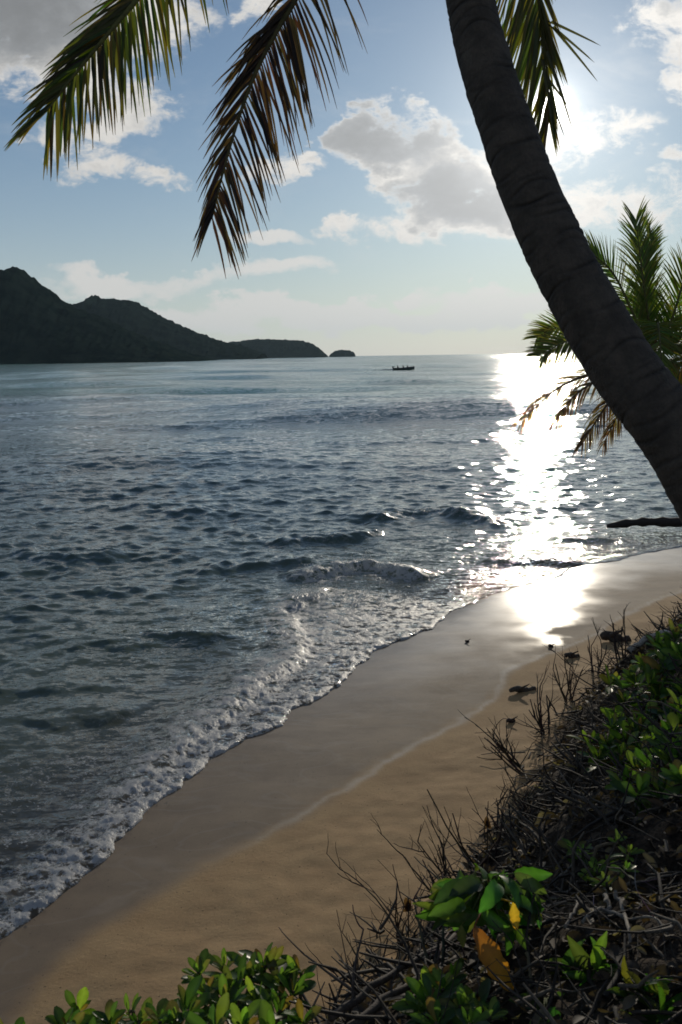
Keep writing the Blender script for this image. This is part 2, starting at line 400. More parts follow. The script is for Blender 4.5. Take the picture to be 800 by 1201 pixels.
# ------------------------------------------------------------------ sea
def ridge(x, y, px, z, h, front, back, fade=.15):
    """a wave crest along image points: steep towards its right-hand (shore) side"""
    L = smooth_poly(pz(px, z), 4); d, a = poly_near(x, y, L)
    e = sstep(0, fade, a) * sstep(1, 1 - fade, a)
    prof = np.where(d > 0, np.exp(-(d / front) ** 2), np.exp(-(d / back) ** 2))
    return h * prof * e, d, e
def build_sea():
    r = [3.6]
    while r[-1] < 60000:
        q = r[-1]; k = .0030 if q < 45 else min(.05, .0030 + (q - 45) / 45 * .0035)
        r.append(q * (1 + k))
        if q > 9000: break
    r = np.array(r)
    th = np.concatenate([np.arange(-100, -24, 1.3), np.arange(-24, 24, .095), np.arange(24, 100, 1.3)]) * D2R
    x, y = polar(r, th); rr = np.hypot(x, y)
    sand, s, sw, b = sand_height(np.clip(x, -75, 75), np.clip(y, -14, 75))
    s = np.where(rr > 70, -60, s); sand = np.where(rr > 70, -3, sand)
    lobes = .16 * perlin(x * .9, y * .9) + .07 * perlin(x * 2.7 + 3, y * 2.7) + .03 * perlin(x * 8, y * 8)
    se = s - lobes * sstep(4, 6, y + 2)
    deep = sstep(.1, 5.5, -s); spacing = rr * .004 * 1.3 + np.where(rr > 45, (rr - 45) * .012, 0)
    # wind chop: many directional wave trains, sharpened at the crest
    rg = np.random.default_rng(5); eta = np.zeros_like(x); dxs = np.zeros_like(x); dys = np.zeros_like(x)
    for i in range(110):
        lam = .13 * (40 ** (i / 109.0)) * rg.uniform(.9, 1.1)
        ang = math.radians(-82) + rg.normal(0, .75 if lam < 2 else .45)
        k = 2 * math.pi / lam; A = .0062 * lam ** .85 * rg.uniform(.5, 1.4) * (1.0 if lam < .42 else (.42 / lam) ** .62)
        ph = k * (x * math.cos(ang) + y * math.sin(ang)) + rg.uniform(0, 6.283)
        wgt = sstep(1.6, 4.0, lam / spacing) * A
        eta += wgt * np.cos(ph); q = wgt * .75
        dxs -= q * math.cos(ang) * np.sin(ph); dys -= q * math.sin(ang) * np.sin(ph)
    open_sea = sstep(6, 25, -s)
    for i in range(30):
        lam = 6.5 * (7 ** (i / 29.0)) * rg.uniform(.9, 1.1); ang = math.radians(-88) + rg.normal(0, .35); k = 2 * math.pi / lam
        ph = k * (x * math.cos(ang) + y * math.sin(ang)) + rg.uniform(0, 6.283)
        eta += sstep(1.8, 4.0, lam / spacing) * open_sea * .0034 * lam * rg.uniform(.5, 1.3) * np.cos(ph)
    gust = np.clip(.85 + .45 * fbm(x * .06, y * .035, 3), .4, 1.5)
    amp = (.10 + .9 * deep) * gust
    eta = eta * amp; dxs *= amp; dys *= amp
    bl = np.zeros_like(x); foam = np.zeros_like(x)
    lump = fbm(x * 6.5, y * 6.5, 4, .62); lump2 = fbm(x * 18, y * 18, 3, .6)
    lace0 = np.clip(1.0 - np.abs(perlin(x * 5.5 + .6 * lump, y * 5.5)) * 1.9 - .35, 0, 1) * 1.3
    for (px, z, h, fr, bk, fo) in (
        ([(215, 668), (255, 662), (300, 656), (350, 655), (400, 662)], .1, .10, .20, .5, 0.0),
        ([(335, 672), (385, 663), (430, 657), (470, 664), (505, 672)], .12, .12, .11, .34, 1.0),
        ([(315, 636), (350, 630), (400, 627), (450, 617)], .1, .13, .22, .5, .15),
        ([(430, 608), (465, 600), (510, 596), (560, 604), (600, 615)], .1, .13, .24, .6, .25),
        ([(560, 652), (600, 655), (640, 655), (690, 659)], .08, .06, .14, .3, 0.1),
        ([(640, 628), (700, 630), (760, 630)], .08, .06, .16, .35, 0.2),
        ([(150, 590), (230, 600), (310, 596)], .08, .09, .4, .8, 0),
        ([(20, 640), (90, 650), (150, 646)], .08, .09, .3, .7, 0),
        ([(-40, 800), (40, 806), (90, 800), (140, 806)], .05, .06, .22, .4, 0),
        ([(40, 850), (90, 832), (150, 840)], .05, .05, .2, .4, 0),
        ([(130, 760), (200, 742), (260, 750)], .05, .055, .22, .4, 0)):
        e, d, en = ridge(x, y, px, z, h, fr, bk)
        e = e * np.clip(.85 + .6 * perlin(x * 1.1, y * 1.1 + h * 40) + .25 * perlin(x * 4.3, y * 4.3 + h * 90) + .08 * lump, 0, 2); eta = eta + e
        foam = np.maximum(foam, fo * en * np.exp(-((d - .12) / .30) ** 2) * np.clip(.50 + .95 * lump + .7 * (lace0 - .3), 0, 1.05))
    # the bore: a broken wave front running up the beach
    bore = [(395, 680), (345, 700), (328, 722), (345, 755), (300, 792), (250, 832), (205, 876), (150, 925), (90, 985), (30, 1040), (-40, 1090)]
    BP = smooth_poly(pz(bore[::-1], .08), 4); db, ab = poly_near(x, y, BP, 7)
    db = db + .14 * perlin(x * 2.3, y * 2.3) + .06 * perlin(x * 7, y * 7)
    be = sstep(0, .25, ab) * sstep(1, .92, ab)
    inside = sstep(-.12, .05, db) * (s < 0.02) * sstep(.02, .2, ab) * sstep(1, .96, ab)      # between the bore and the water's edge
    zone = np.maximum(sstep(-.5, .1, db) * be, 0) * sstep(.05, -.05, s)
    far_zone = sstep(-4.6, -.8, s) * sstep(9.2, 11.5, y) * sstep(24, 15, y) * sstep(.1, -.2, s)
    turb = np.clip(np.maximum(zone, far_zone * .95), 0, 1) * sstep(40, 15, rr)
    eta = eta + be * np.where(db > 0, np.exp(-(db / .16) ** 2), np.exp(-(db / .4) ** 2)) * .055 * (1 + .25 * perlin(x * 2.2, y * 2.2))
    rid = 1 - np.abs(perlin(x * 5.5 + .6 * lump, y * 5.5)) * 1.9; rid2 = 1 - np.abs(perlin(x * 13 + 9, y * 13 + lump)) * 1.9
    eta = eta + turb * (.006 * rid + .004 * rid2 + .002 * lump2)
    foam = np.maximum(foam, be * np.exp(-((db - .10) / .27) ** 2) * np.clip(.62 + .7 * lump + .35 * (lace0 - .4), 0, 1.1))
    lace = lace0
    foam = np.maximum(foam, inside * np.clip(lace * .85 + .6 * lump + .12, 0, 1) * .95)
    # the swash edge: a rounded lip of foam over the sand
    film = np.clip(-se, 0, 1.2)
    thick = .030 * (1 - np.exp(-film / .035)) * (1 + .5 * lump) + .012 * film
    nearz = sstep(13.5, 9.5, y)                       # beyond this the edge thins to a sheet
    thick = thick * (.25 + .75 * nearz)
    lipn = np.exp(-((se + .07) / .075) ** 2) * nearz
    eta = eta + lipn * (.012 + .009 * np.clip(lump + lump2 * .6, 0, 1.3))
    foam = np.maximum(foam, nearz * np.exp(-((se + .05) / .06) ** 2) * np.clip(.6 + .7 * lump, .1, 1.1))
    foam = np.maximum(foam, sstep(-.62, -.25, se) * (se < 0) * nearz * np.clip(lace + .5 * lump, 0, 1) * .8)
    old = sstep(-2.2, -1.0, s) * np.clip(1 - np.abs(perlin(x * 1.6 + .7 * lump, y * 1.6)) * 5, 0, 1) * .32 * sstep(10, 7, y)
    foam = np.maximum(foam, old)
    eta = eta + np.clip(foam, 0, 1) * (.004 * lump2 + .005 * lump)
    z = np.maximum(eta, sand + thick)
    z = np.where(se > 0, np.minimum(sand - .03 - .3 * np.clip(se, 0, 1), z), z)
    dep = np.clip(z - sand, 0, 6); foam = np.clip(foam, 0, 1) * (se < .01)
    keep = sstep(-.1, -1.0, s)
    x2 = x + dxs * keep; y2 = y + dys * keep
    z = np.where(rr > 3000, 0, z)
    m, nt, out = material('sea_water')
    p = geo(nt); FO = attr(nt, 'foam'); DE = attr(nt, 'depth'); RO = attr(nt, 'rough'); TU = attr(nt, 'turb')
    # ripples too small for the mesh: tilt the surface by noise of four sizes
    sl = None
    patch = noise(nt, vmath(nt, 'MULTIPLY', p, (.006, .016, .0)), 1.0, 10, .82).step(.3, .7) * 1.1 + .4
    for sc_, am in ((2.2, .30), (7.0, .34), (21.0, .30), (60.0, .22)):
        q = vmath(nt, 'SUBTRACT', noise(nt, vmath(nt, 'MULTIPLY', p, (.62, 1.5, 1.0)), sc_, 2, .6, color=True), (.5, .5, .5))
        k = vmath(nt, 'SCALE', q)
        wt = (RO * am * patch * 2.1 + (1.0 - RO) * (am * (.35 if sc_ < 5 else 1.05))) + (TU * am * (1.7 if sc_ > 5 else 0.3))
        put(nt, k.s.node.inputs['Scale'], wt); sl = k if sl is None else vmath(nt, 'ADD', sl, k)
    sl = vmath(nt, 'MULTIPLY', sl, (.66, 1.5, 0.0))
    nb = vmath(nt, 'NORMALIZE', vmath(nt, 'ADD', geo(nt, 'Normal'), sl))
    deepc = mixc(nt, (DE * -.9).exp(), (.056, .088, .077), (.120, .140, .092))
    deepc = mixc(nt, (DE * -7.0).exp(), deepc, (.14, .122, .095))
    deepc = mixc(nt, (RO * 1.3).clamp(), deepc, (.022, .040, .044))
    body = bsdf(nt, 'ShaderNodeBsdfDiffuse', Color=deepc, Normal=combine(nt, 0.0, 0.0, 1.0))     # light scattered under the surface does not follow its ripples
    ad = nt.nodes.new('ShaderNodeAddShader'); nt.links.new(body.s, ad.inputs[0])
    nt.links.new(bsdf(nt, 'ShaderNodeBsdfTranslucent', Color=(.035, .10, .08)).s, ad.inputs[1]); body = V(nt, ad.outputs[0])
    clear = bsdf(nt, 'ShaderNodeBsdfTransparent', Color=(.86, .90, .88))
    under = mixs(nt, (DE * -9.0).exp(), body, clear)
    rough = .042 + RO * .08
    gls = bsdf(nt, 'ShaderNodeBsdfGlossy', Color=(1, 1, 1), Roughness=rough, Normal=nb)
    fr = nt.nodes.new('ShaderNodeFresnel'); fr.inputs['IOR'].default_value = 1.333; nt.links.new(nb.s, fr.inputs['Normal'])
    wat = mixs(nt, V(nt, fr.outputs[0]), under, gls)
    f1 = noise(nt, p, 42.0, 5, .72); f2 = noise(nt, p, 14.0, 4, .65)
    r1 = (1.0 - (noise(nt, p, 9.0, 3, .6, .9) - .5).abs() * 7.5).max(0.0); r2 = (1.0 - (noise(nt, p, 27.0, 3, .6, .7) - .5).abs() * 6.5).max(0.0)
    fm = (FO * 1.14 + r1 * .46 + r2 * .34 + (f1 - .5) * .7).step(.56, 1.12) * (FO * 6.0).min(1.0)
    fb = vmath(nt, 'NORMALIZE', vmath(nt, 'ADD', bump(nt, f1 * .012 + r2 * .004 + f2 * .012, 1.0, 1.0), (0.0, 0.0, .9)))
    fo = bsdf(nt, 'ShaderNodeBsdfPrincipled', Base_Color=(.90, .91, .90), Roughness=.4, Normal=fb)
    ft = bsdf(nt, 'ShaderNodeBsdfTranslucent', Color=(.85, .86, .84))
    fo = mixs(nt, .5, fo, ft)
    nt.links.new(mixs(nt, fm, wat, fo).s, out)
    rough_a = sstep(14, 130, rr) * .8 + sstep(200, 2000, rr) * .2
    co = np.stack([x2, y2, z], -1).reshape(-1, 3)
    o = mesh_obj('sea', co, grid_faces(*x.shape), m, attrs=dict(foam=foam, depth=dep, rough=rough_a, turb=turb))
    tag(o, 'dark choppy sea breaking in white foam along the beach', 'sea', kind='structure')
    # droplets thrown up where the waves break
    yq = y.ravel(); sel = np.flatnonzero((foam.ravel() > .75) & (rr.ravel() < 18)); pick = np.concatenate([RNG.choice(sel, 1300), RNG.choice(sel[yq[sel] > 12.6], 2600)])
    tv = np.array([(1, 1, 1), (1, -1, -1), (-1, 1, -1), (-1, -1, 1)], float) / 1.7; tf = [(0, 1, 2), (0, 3, 1), (0, 2, 3), (1, 3, 2)]
    ico = [(0, 0, 1), (.89, 0, .45), (.28, .85, .45), (-.72, .53, .45), (-.72, -.53, .45), (.28, -.85, .45), (.72, .53, -.45), (-.28, .85, -.45), (-.89, 0, -.45), (-.28, -.85, -.45), (.72, -.53, -.45), (0, 0, -1)]
    icf = [(0, 1, 2), (0, 2, 3), (0, 3, 4), (0, 4, 5), (0, 5, 1), (1, 6, 2), (2, 7, 3), (3, 8, 4), (4, 9, 5), (5, 10, 1), (2, 6, 7), (3, 7, 8), (4, 8, 9), (5, 9, 10), (1, 10, 6), (6, 11, 7), (7, 11, 8), (8, 11, 9), (9, 11, 10), (10, 11, 6)]
    ico = np.array(ico); vs = []; fs = []
    zc = z.ravel(); xs, ys = x2.ravel(), y2.ravel()
    for k, i in enumerate(pick):
        c = np.array([xs[i], ys[i], zc[i]]) + np.array([RNG.normal(0, .03), RNG.normal(0, .03), abs(RNG.normal(0, .028 if k < 1300 else .07)) + .004])
        rad = RNG.uniform(.0012, .0045) if k < 1300 else RNG.uniform(.0015, .008); vs.append(c + ico * rad); fs += [tuple(12 * k + a for a in f) for f in icf]
    mm, nt, out = material('spray_foam')
    nt.links.new(mixs(nt, .5, bsdf(nt, 'ShaderNodeBsdfPrincipled', Base_Color=(.85, .87, .86), Roughness=.35), bsdf(nt, 'ShaderNodeBsdfTranslucent', Color=(.85, .87, .86))).s, out)
    o = mesh_obj('sea_spray', np.concatenate(vs), fs, mm)
    tag(o, 'white drops of spray thrown up by the breaking wavelets', 'spray', kind='stuff')
build_sea()

# ------------------------------------------------------------------ hills across the bay
def hill_mat():
    m, nt, out = material('wooded_hillside')
    p = geo(nt); c = attr(nt, 'col', 'Color')
    n = noise(nt, p, .035, 6, .65); n2 = noise(nt, p, .16, 4, .6)
    c1 = mixc(nt, n.step(.35, .65), (.008, .018, .018), (.020, .033, .028)); c1 = mixc(nt, n2.step(.55, .75) * .5, c1, (.030, .040, .030))
    nt.links.new(bsdf(nt, 'ShaderNodeBsdfPrincipled', Base_Color=c1, Roughness=1.0, Specular_IOR_Level=0.0, Normal=bump(nt, n2, .5, 3.0)).s, out)
    return m
def hill(name, outline, dist, front, label, mat, lump, rockfn=None):
    xs = np.arange(outline[0][0], outline[-1][0] + .01, .7); ox, oy = zip(*outline); ys = np.interp(xs, ox, oy)
    nv = 44; vv = np.linspace(0, 1.7, nv)
    top = [at_y(a, b_, dist) for a, b_ in zip(xs, ys)]
    X = np.array([t.x for t in top]); H = np.maximum(np.array([t.z for t in top]), .5)
    gx, gv = np.meshgrid(X, vv, indexing='ij'); Hh = np.repeat(H[:, None], nv, 1)
    yy = dist - front * (1 - gv)
    sc = lump * 6
    shape = np.where(gv <= 1, np.sin(np.clip(gv, 0, 1) * math.pi / 2) ** .85, np.cos((gv - 1) * math.pi / 2 / .75))
    gul = 1 + .16 * perlin(gx / (sc * 5), yy / (sc * 9)) * np.sin(np.clip(gv, 0, 1) * math.pi)
    zz = Hh * shape * gul
    zz = zz + lump * .62 * (perlin(gx / lump / 2.2, yy / lump / 2.2) + .7 * perlin(gx / lump / 1.1 + 5, yy / lump / 1.1)) * np.minimum(1, gv * 5) * np.minimum(1, Hh / (lump * 3)) - lump * .3
    zz[:, 0] = -2; zz[:, -1] = -2
    # keep the perspective: the side ends fall into the water
    sx = X / dist; gx = sx[:, None] * (dist - front * (1 - gv) * .55)
    co = np.stack([gx, yy, zz], -1).reshape(-1, 3)
    o = mesh_obj(name, co, grid_faces(len(X), nv), mat, cols=np.full((len(co), 3), .05))
    tag(o, label, 'hill', kind='structure'); return o
HM = hill_mat()
hill('hill', [(-330, 380), (-260, 330), (-180, 296), (-120, 300), (-70, 316), (-30, 315), (0, 317), (10, 319), (20, 316), (30, 317), (36, 323), (50, 334), (62, 342), (74, 351), (86, 359), (104, 366), (125, 374), (150, 386), (175, 397), (200, 406), (225, 414), (250, 420)],
     1150, 300, 'tall dark wooded hill at the left across the bay, nearest of the headland', HM, 5.0)
hill('hill', [(40, 380), (70, 366), (90, 357), (98, 353), (104, 352), (109, 346), (113, 344.5), (117, 349), (126, 349), (150, 351), (163, 355), (176, 362), (190, 371), (203, 376), (215, 383), (232, 390), (250, 397), (268, 402), (285, 406), (310, 414)],
     1900, 420, 'wooded ridge with a rocky knob on its crest, behind the tallest hill', HM, 5.5)
hill('hill', [(235, 410), (255, 404), (272, 401), (290, 399), (310, 398), (335, 398.5), (352, 399.5), (366, 403), (374, 408), (380, 413), (385, 417)],
     2900, 380, 'low flat-topped wooded point at the end of the headland', HM, 6.0)
hill('islet', [(386, 417), (389, 414), (393, 411.5), (399, 410), (406, 410.5), (411, 411), (415, 413), (417, 416.5)],
     3100, 120, 'small dark islet just off the end of the headland', HM, 4.0)

# ------------------------------------------------------------------ plant materials
def leaf_mat(name, rough=.42, trans=.45, var=.35, glow=(2.3, 2.4, 1.0)):
    m, nt, out = material(name)
    c = attr(nt, 'col', 'Color'); n = noise(nt, objco(nt), 14.0, 4, .6)
    c = mixc(nt, n.step(.3, .7) * var, c, mixc(nt, 1.0, c, (.55, .6, .5), 'MULTIPLY'))
    a = bsdf(nt, 'ShaderNodeBsdfPrincipled', Base_Color=c, Roughness=rough)
    t = bsdf(nt, 'ShaderNodeBsdfTranslucent', Color=mixc(nt, 1.0, c, glow, 'MULTIPLY'))
    nt.links.new(mixs(nt, trans, a, t).s, out); return m
def bark_mat(name, ca, cb, scale=30.0, bumpd=.01, use_col=False):
    m, nt, out = material(name)
    p = objco(nt); n = noise(nt, p, scale, 5, .65); n2 = noise(nt, vmath(nt, 'MULTIPLY', p, (1, 1, .25)), scale * 2.5, 4, .6)
    c = mixc(nt, n.step(.3, .7), ca, cb)
    if use_col: c = mixc(nt, 1.0, attr(nt, 'col', 'Color'), mixc(nt, n.step(.3, .7), (.6, .6, .6), (1.2, 1.2, 1.2)), 'MULTIPLY')
    nt.links.new(bsdf(nt, 'ShaderNodeBsdfPrincipled', Base_Color=c, Roughness=.85, Normal=bump(nt, n + n2 * .6, .9, bumpd)).s, out); return m
PALM_LEAF = leaf_mat('palm_leaflet', .38, .5, glow=(1.9, 1.95, .8))
SHRUB_LEAF = leaf_mat('fleshy_leaf', .38, .5)
DRY_LEAF = leaf_mat('withered_leaf', .7, .35, .6)
TWIG = bark_mat('dry_twig_bark', (.05, .04, .03), (.12, .095, .07), 60, .002, True)
STEM = bark_mat('shrub_stem_bark', (.07, .055, .04), (.14, .115, .085), 60, .003, True)
RACHIS = bark_mat('palm_frond_stalk', (.10, .10, .03), (.2, .17, .06), 20, .002, True)

# ------------------------------------------------------------------ coconut palms
def curve3(pts, n):
    P = [Vector(p) for p in pts]; P = [P[0] * 2 - P[1]] + P + [P[-1] * 2 - P[-2]]; out = []
    segs = len(P) - 3
    for j in range(n):
        q = j / (n - 1) * segs; i = min(int(q), segs - 1); t = q - i; a, b, c, d = P[i:i + 4]
        out.append(.5 * ((2 * b) + (c - a) * t + (2 * a - 5 * b + 4 * c - d) * t * t + (3 * b - a - 3 * c + d) * t ** 3))
    return out
def lerp3(a, b, t): return tuple(x + (y - x) * t for x, y in zip(a, b))
def frond(parent, pts, face, leaf_len, n, pal, stalk, r0=.022, width=.032, alpha=58, droop=.9, t0=.12, gap=0.05, lw=1.0, rnd=random, asym=(1, 1), thin=0.0):
    """one frond: stalk (its own part) carrying leaflets on both sides; face = the way its blade faces"""
    N = 60; C = curve3(pts, N); mb = MB()
    mb.tube(C, [r0 * (1 - i / (N - 1)) ** .8 + .003 for i in range(N)], 7, stalk)
    fr = mb.build('frond', RACHIS, parent)
    lb = MB(); face = Vector(face).normalized()
    for k in range(n):
        t = t0 + (1 - t0) * (k + rnd.uniform(-.2, .2)) / (n - 1); t = min(max(t, 0), 1)
        i = min(int(t * (N - 1)), N - 2); p = C[i].lerp(C[i + 1], t * (N - 1) - i); T = (C[min(i + 1, N - 1)] - C[max(i - 1, 0)]).normalized()
        side = T.cross(face).normalized(); up = side.cross(T).normalized()
        prof = max(.28, min(1, (t - t0) / .2 + .45)) * (1 if t < .6 else 1 - (t - .6) * .95)
        for q, sg in enumerate((-1, 1)):
            if rnd.random() < (gap if t < .62 else gap + thin): continue
            al = math.radians((alpha[q] if isinstance(alpha, tuple) else alpha) * (1 - .4 * t) + rnd.uniform(-7, 7))
            L = leaf_len * prof * rnd.uniform(.85, 1.1) * asym[q]
            d = (T * math.cos(al) + side * (sg * math.sin(al)) + up * rnd.uniform(-.05, .22)).normalized()
            c = rnd.choice(pal); c = tuple(v * rnd.uniform(.75, 1.25) for v in c)
            tip = lerp3(c, (.16, .10, .04), rnd.uniform(0, .8)) if rnd.random() < .6 else c
            segs = 6; b = len(lb.v); pp = p.copy(); w = width * lw * rnd.uniform(.8, 1.15)
            nr = (up + side * rnd.uniform(-.5, .5)).normalized(); dr = droop * rnd.uniform(.6, 1.3)
            for s in range(segs + 1):
                u = s / segs; wd = w * (1 - u) ** .55 * min(1, .35 + u * 4) if s < segs else .0015
                nn = (nr - d * nr.dot(d)); nn = nn.normalized() if nn.length > 1e-4 else d.orthogonal(); sv = d.cross(nn)
                cc = lerp3(c, tip, u * u)
                for e in (-1, 0, 1):
                    lb.v.append(pp + sv * (e * wd * .5) + nn * (abs(e) * wd * -.22)); lb.c.append(cc)
                d = (d + Vector((0, 0, -1)) * (dr / segs * (0.35 + u))).normalized()
                pp = pp + d * (L / segs)
            for s in range(segs):
                a = b + s * 3; lb.f.append((a, a + 1, a + 4, a + 3)); lb.f.append((a + 1, a + 2, a + 5, a + 4))
    lf = lb.build('leaflets', PALM_LEAF, fr)
    return fr

def palm_trunk_mat():
    m, nt, out = material('palm_bark')
    p = objco(nt); R = attr(nt, 'ring'); n = noise(nt, p, 9.0, 5, .65); n2 = noise(nt, p, 55.0, 4, .7)
    n3 = noise(nt, vmath(nt, 'MULTIPLY', p, (1, 1, .12)), 70.0, 3, .6)
    c = mixc(nt, n.step(.3, .7), (.046, .038, .031), (.098, .080, .064))
    c = mixc(nt, n2.step(.45, .75) * .6, c, (.05, .042, .035))
    c = mixc(nt, R.clamp(), c, (.014, .011, .009))
    lich = noise(nt, p, 5.0, 6, .7).step(.58, .72); c = mixc(nt, lich * n2.step(.35, .6) * .55, c, (.15, .14, .11))
    h = n2 * .012 + n3 * .010 + n * .006 - R * .012
    nt.links.new(bsdf(nt, 'ShaderNodeBsdfPrincipled', Base_Color=c, Roughness=.88, Normal=bump(nt, h, 1.0, 1.0)).s, out); return m
PB = palm_trunk_mat()
def palm_trunk(parent, pts, rad, nring, seed, spacing=.05):
    rg = np.random.default_rng(seed); C = curve3(pts, nring); sides = 56; R_ = np.interp(np.linspace(0, 1, nring), np.linspace(0, 1, len(rad)), rad)
    ln = np.concatenate([[0], np.cumsum([(C[i + 1] - C[i]).length for i in range(nring - 1)])])
    marks = []; q = 0
    while q < ln[-1]: marks.append(q); q += spacing * rg.uniform(.55, 1.5)
    marks = np.array(marks); N = None; vs = []; ring = []
    a = np.arange(sides) / sides * 2 * np.pi
    tilt = rg.normal(0, .35, len(marks)); ph = rg.uniform(0, 6.28, len(marks)); strength = rg.uniform(.3, 1.0, len(marks))
    for i in range(nring):
        T = (C[min(i + 1, nring - 1)] - C[max(i - 1, 0)]).normalized()
        if N is None: N = T.orthogonal().normalized()
        N = (N - T * N.dot(T)).normalized(); B = T.cross(N)
        off = np.zeros(sides); rk = np.zeros(sides)
        near = np.flatnonzero(np.abs(marks - ln[i]) < .25)
        for j in near:
            dd = ln[i] - marks[j] - .025 * np.sin(a + ph[j]) * (1 + tilt[j]) - .012 * np.sin(3 * a + ph[j] * 2)
            st = strength[j] * (.55 + .45 * np.sin(a * 2 + ph[j] * 3))
            off += .0036 * st * np.exp(-(dd / .018) ** 2) ; off -= .0045 * st * np.exp(-((dd - .022) / .007) ** 2)
            rk = np.maximum(rk, st * np.exp(-((dd - .022) / .009) ** 2))
        wob = .006 * perlin(a * 1.1 + seed, np.full(sides, ln[i] * 2.2)) + .0035 * perlin(a * 4, np.full(sides, ln[i] * 9))
        r = R_[i] + off + wob * min(1, R_[i] / .1)
        for k in range(sides):
            vs.append(C[i] + (N * math.cos(a[k]) + B * math.sin(a[k])) * r[k])
        ring.append(rk)
    f = []
    for i in range(nring - 1):
        for k in range(sides): f.append((i * sides + k, i * sides + (k + 1) % sides, (i + 1) * sides + (k + 1) % sides, (i + 1) * sides + k))
    f.append(tuple(range(sides))[::-1]); f.append(tuple((nring - 1) * sides + k for k in range(sides)))
    return mesh_obj('trunk', [tuple(v) for v in vs], f, PB, parent, attrs=dict(ring=np.concatenate(ring)))

GREEN = [(.045, .075, .014), (.06, .09, .016), (.085, .10, .02), (.12, .11, .025)]
YELLOW = [(.16, .13, .02), (.10, .095, .02), (.05, .055, .014), (.20, .14, .025), (.04, .03, .015)]
BROWN = [(.05, .028, .018), (.075, .04, .024), (.03, .018, .014), (.10, .06, .03)]
TAN = [(.16, .10, .05), (.11, .07, .035), (.2, .14, .07)]

def near_palm():
    bx, by = 2.35, 4.45; bz = ground_z(bx, by) - .12
    root = empty('coconut_palm', (bx, by, bz), 'big dark coconut palm whose curved ringed trunk leans across the right of the view', 'palm tree')
    tr = [(bx, by, bz), at_y(903, 703, 4.5), at_y(798, 523, 4.62), at_y(735, 437, 4.75), at_y(690, 363, 4.85), at_y(650, 288, 4.95), at_y(612, 200, 5.08), at_y(577, 100, 5.22),
          at_y(551, 0, 5.36), at_y(538, -110, 5.48), at_y(532, -230, 5.6), at_y(530, -350, 5.7)]
    palm_trunk(root, tr, [.215, .185, .160, .154, .149, .144, .137, .128, .121, .116, .112, .11], 620, 3)
    rnd = random.Random(4)
    top = at_y(530, -340, 5.7)
    frond(root, [top, at_y(430, -330, 5.4), at_y(310, -190, 5.1), at_y(212, -70, 4.9), at_y(160, 0, 4.82), at_y(122, 45, 4.75), at_y(84, 92, 4.7), at_y(55, 130, 4.68)], (.2, -1, .22), .52, 98, YELLOW[:3] + YELLOW[4:] + GREEN[:3], (.12, .12, .035), .018, .020, (54, 27), .5, .25, .05, rnd=rnd, asym=(.95, .78), thin=.08)
    frond(root, [top, at_y(475, -260, 5.4), at_y(400, -110, 5.2), at_y(350, -8, 5.08), at_y(327, 32, 5.04), at_y(302, 80, 5.0), at_y(281, 135, 4.96), at_y(262, 200, 4.93), at_y(249, 255, 4.9)], (.12, -1, .1), .54, 108, [tuple(v * .7 for v in c) for c in BROWN], (.08, .07, .025), .016, .0165, (56, 25), .65, .2, .12, rnd=rnd, asym=(.95, .72), thin=.1)
    fr3 = frond(root, [top, at_y(590, -270, 5.95), at_y(620, -120, 6.1), at_y(631, -10, 6.2), at_y(637, 40, 6.25), at_y(642, 88, 6.28), at_y(645, 138, 6.28)], (.25, -1, .1), .80, 130, GREEN[1:] + YELLOW[:2] + GREEN[2:], (.12, .12, .04), .014, .022, (14, 36), .25, .2, .1, rnd=rnd, asym=(.45, 1.0), thin=.5)
    for (x0, y0, x1, y1) in ((646, 26, 705, 52), (648, 32, 698, 72), (650, 34, 702, 94), (641, 60, 672, 148), (640, 90, 666, 122), (636, 70, 652, 170)):
        st = MB(); a = at_y(x0, y0, 6.22); e = at_y(x1, y1, 6.1); st.leaf(a, e - a, (.2, -1, .3), (e - a).length, .022, (.06, .06, .03), .05, .2, 6, shape=lambda t: (1 - t) ** .5 + .05)
        st.tube([at_y(634, 20, 6.23), a], .004, 5, (.1, .1, .03)); st.build('bent_leaflet', PALM_LEAF, fr3)
    # the rest of the crown, above the picture
    for (a, el, ln) in ((20, 60, 3.2), (75, 45, 3.4), (140, 40, 3.3), (200, 50, 3.2), (255, 55, 3.1), (320, 35, 3.3), (105, 70, 2.8)):
        a = math.radians(a); el = math.radians(el); h = Vector((math.cos(a), math.sin(a), 0))
        p1 = top + h * (ln * .35 * math.cos(el)) + Vector((0, 0, ln * .35 * math.sin(el) + .1)); p2 = top + h * (ln * .7) + Vector((0, 0, ln * .4 * math.sin(el) + .1)); p3 = top + h * ln + Vector((0, 0, -.1))
        frond(root, [top, p1, p2, p3], Vector((0, 0, 1)) + h * .3, .6, 60, GREEN, (.12, .12, .04), .022, .034, 58, .8, .2, .05, rnd=rnd)
near_palm()

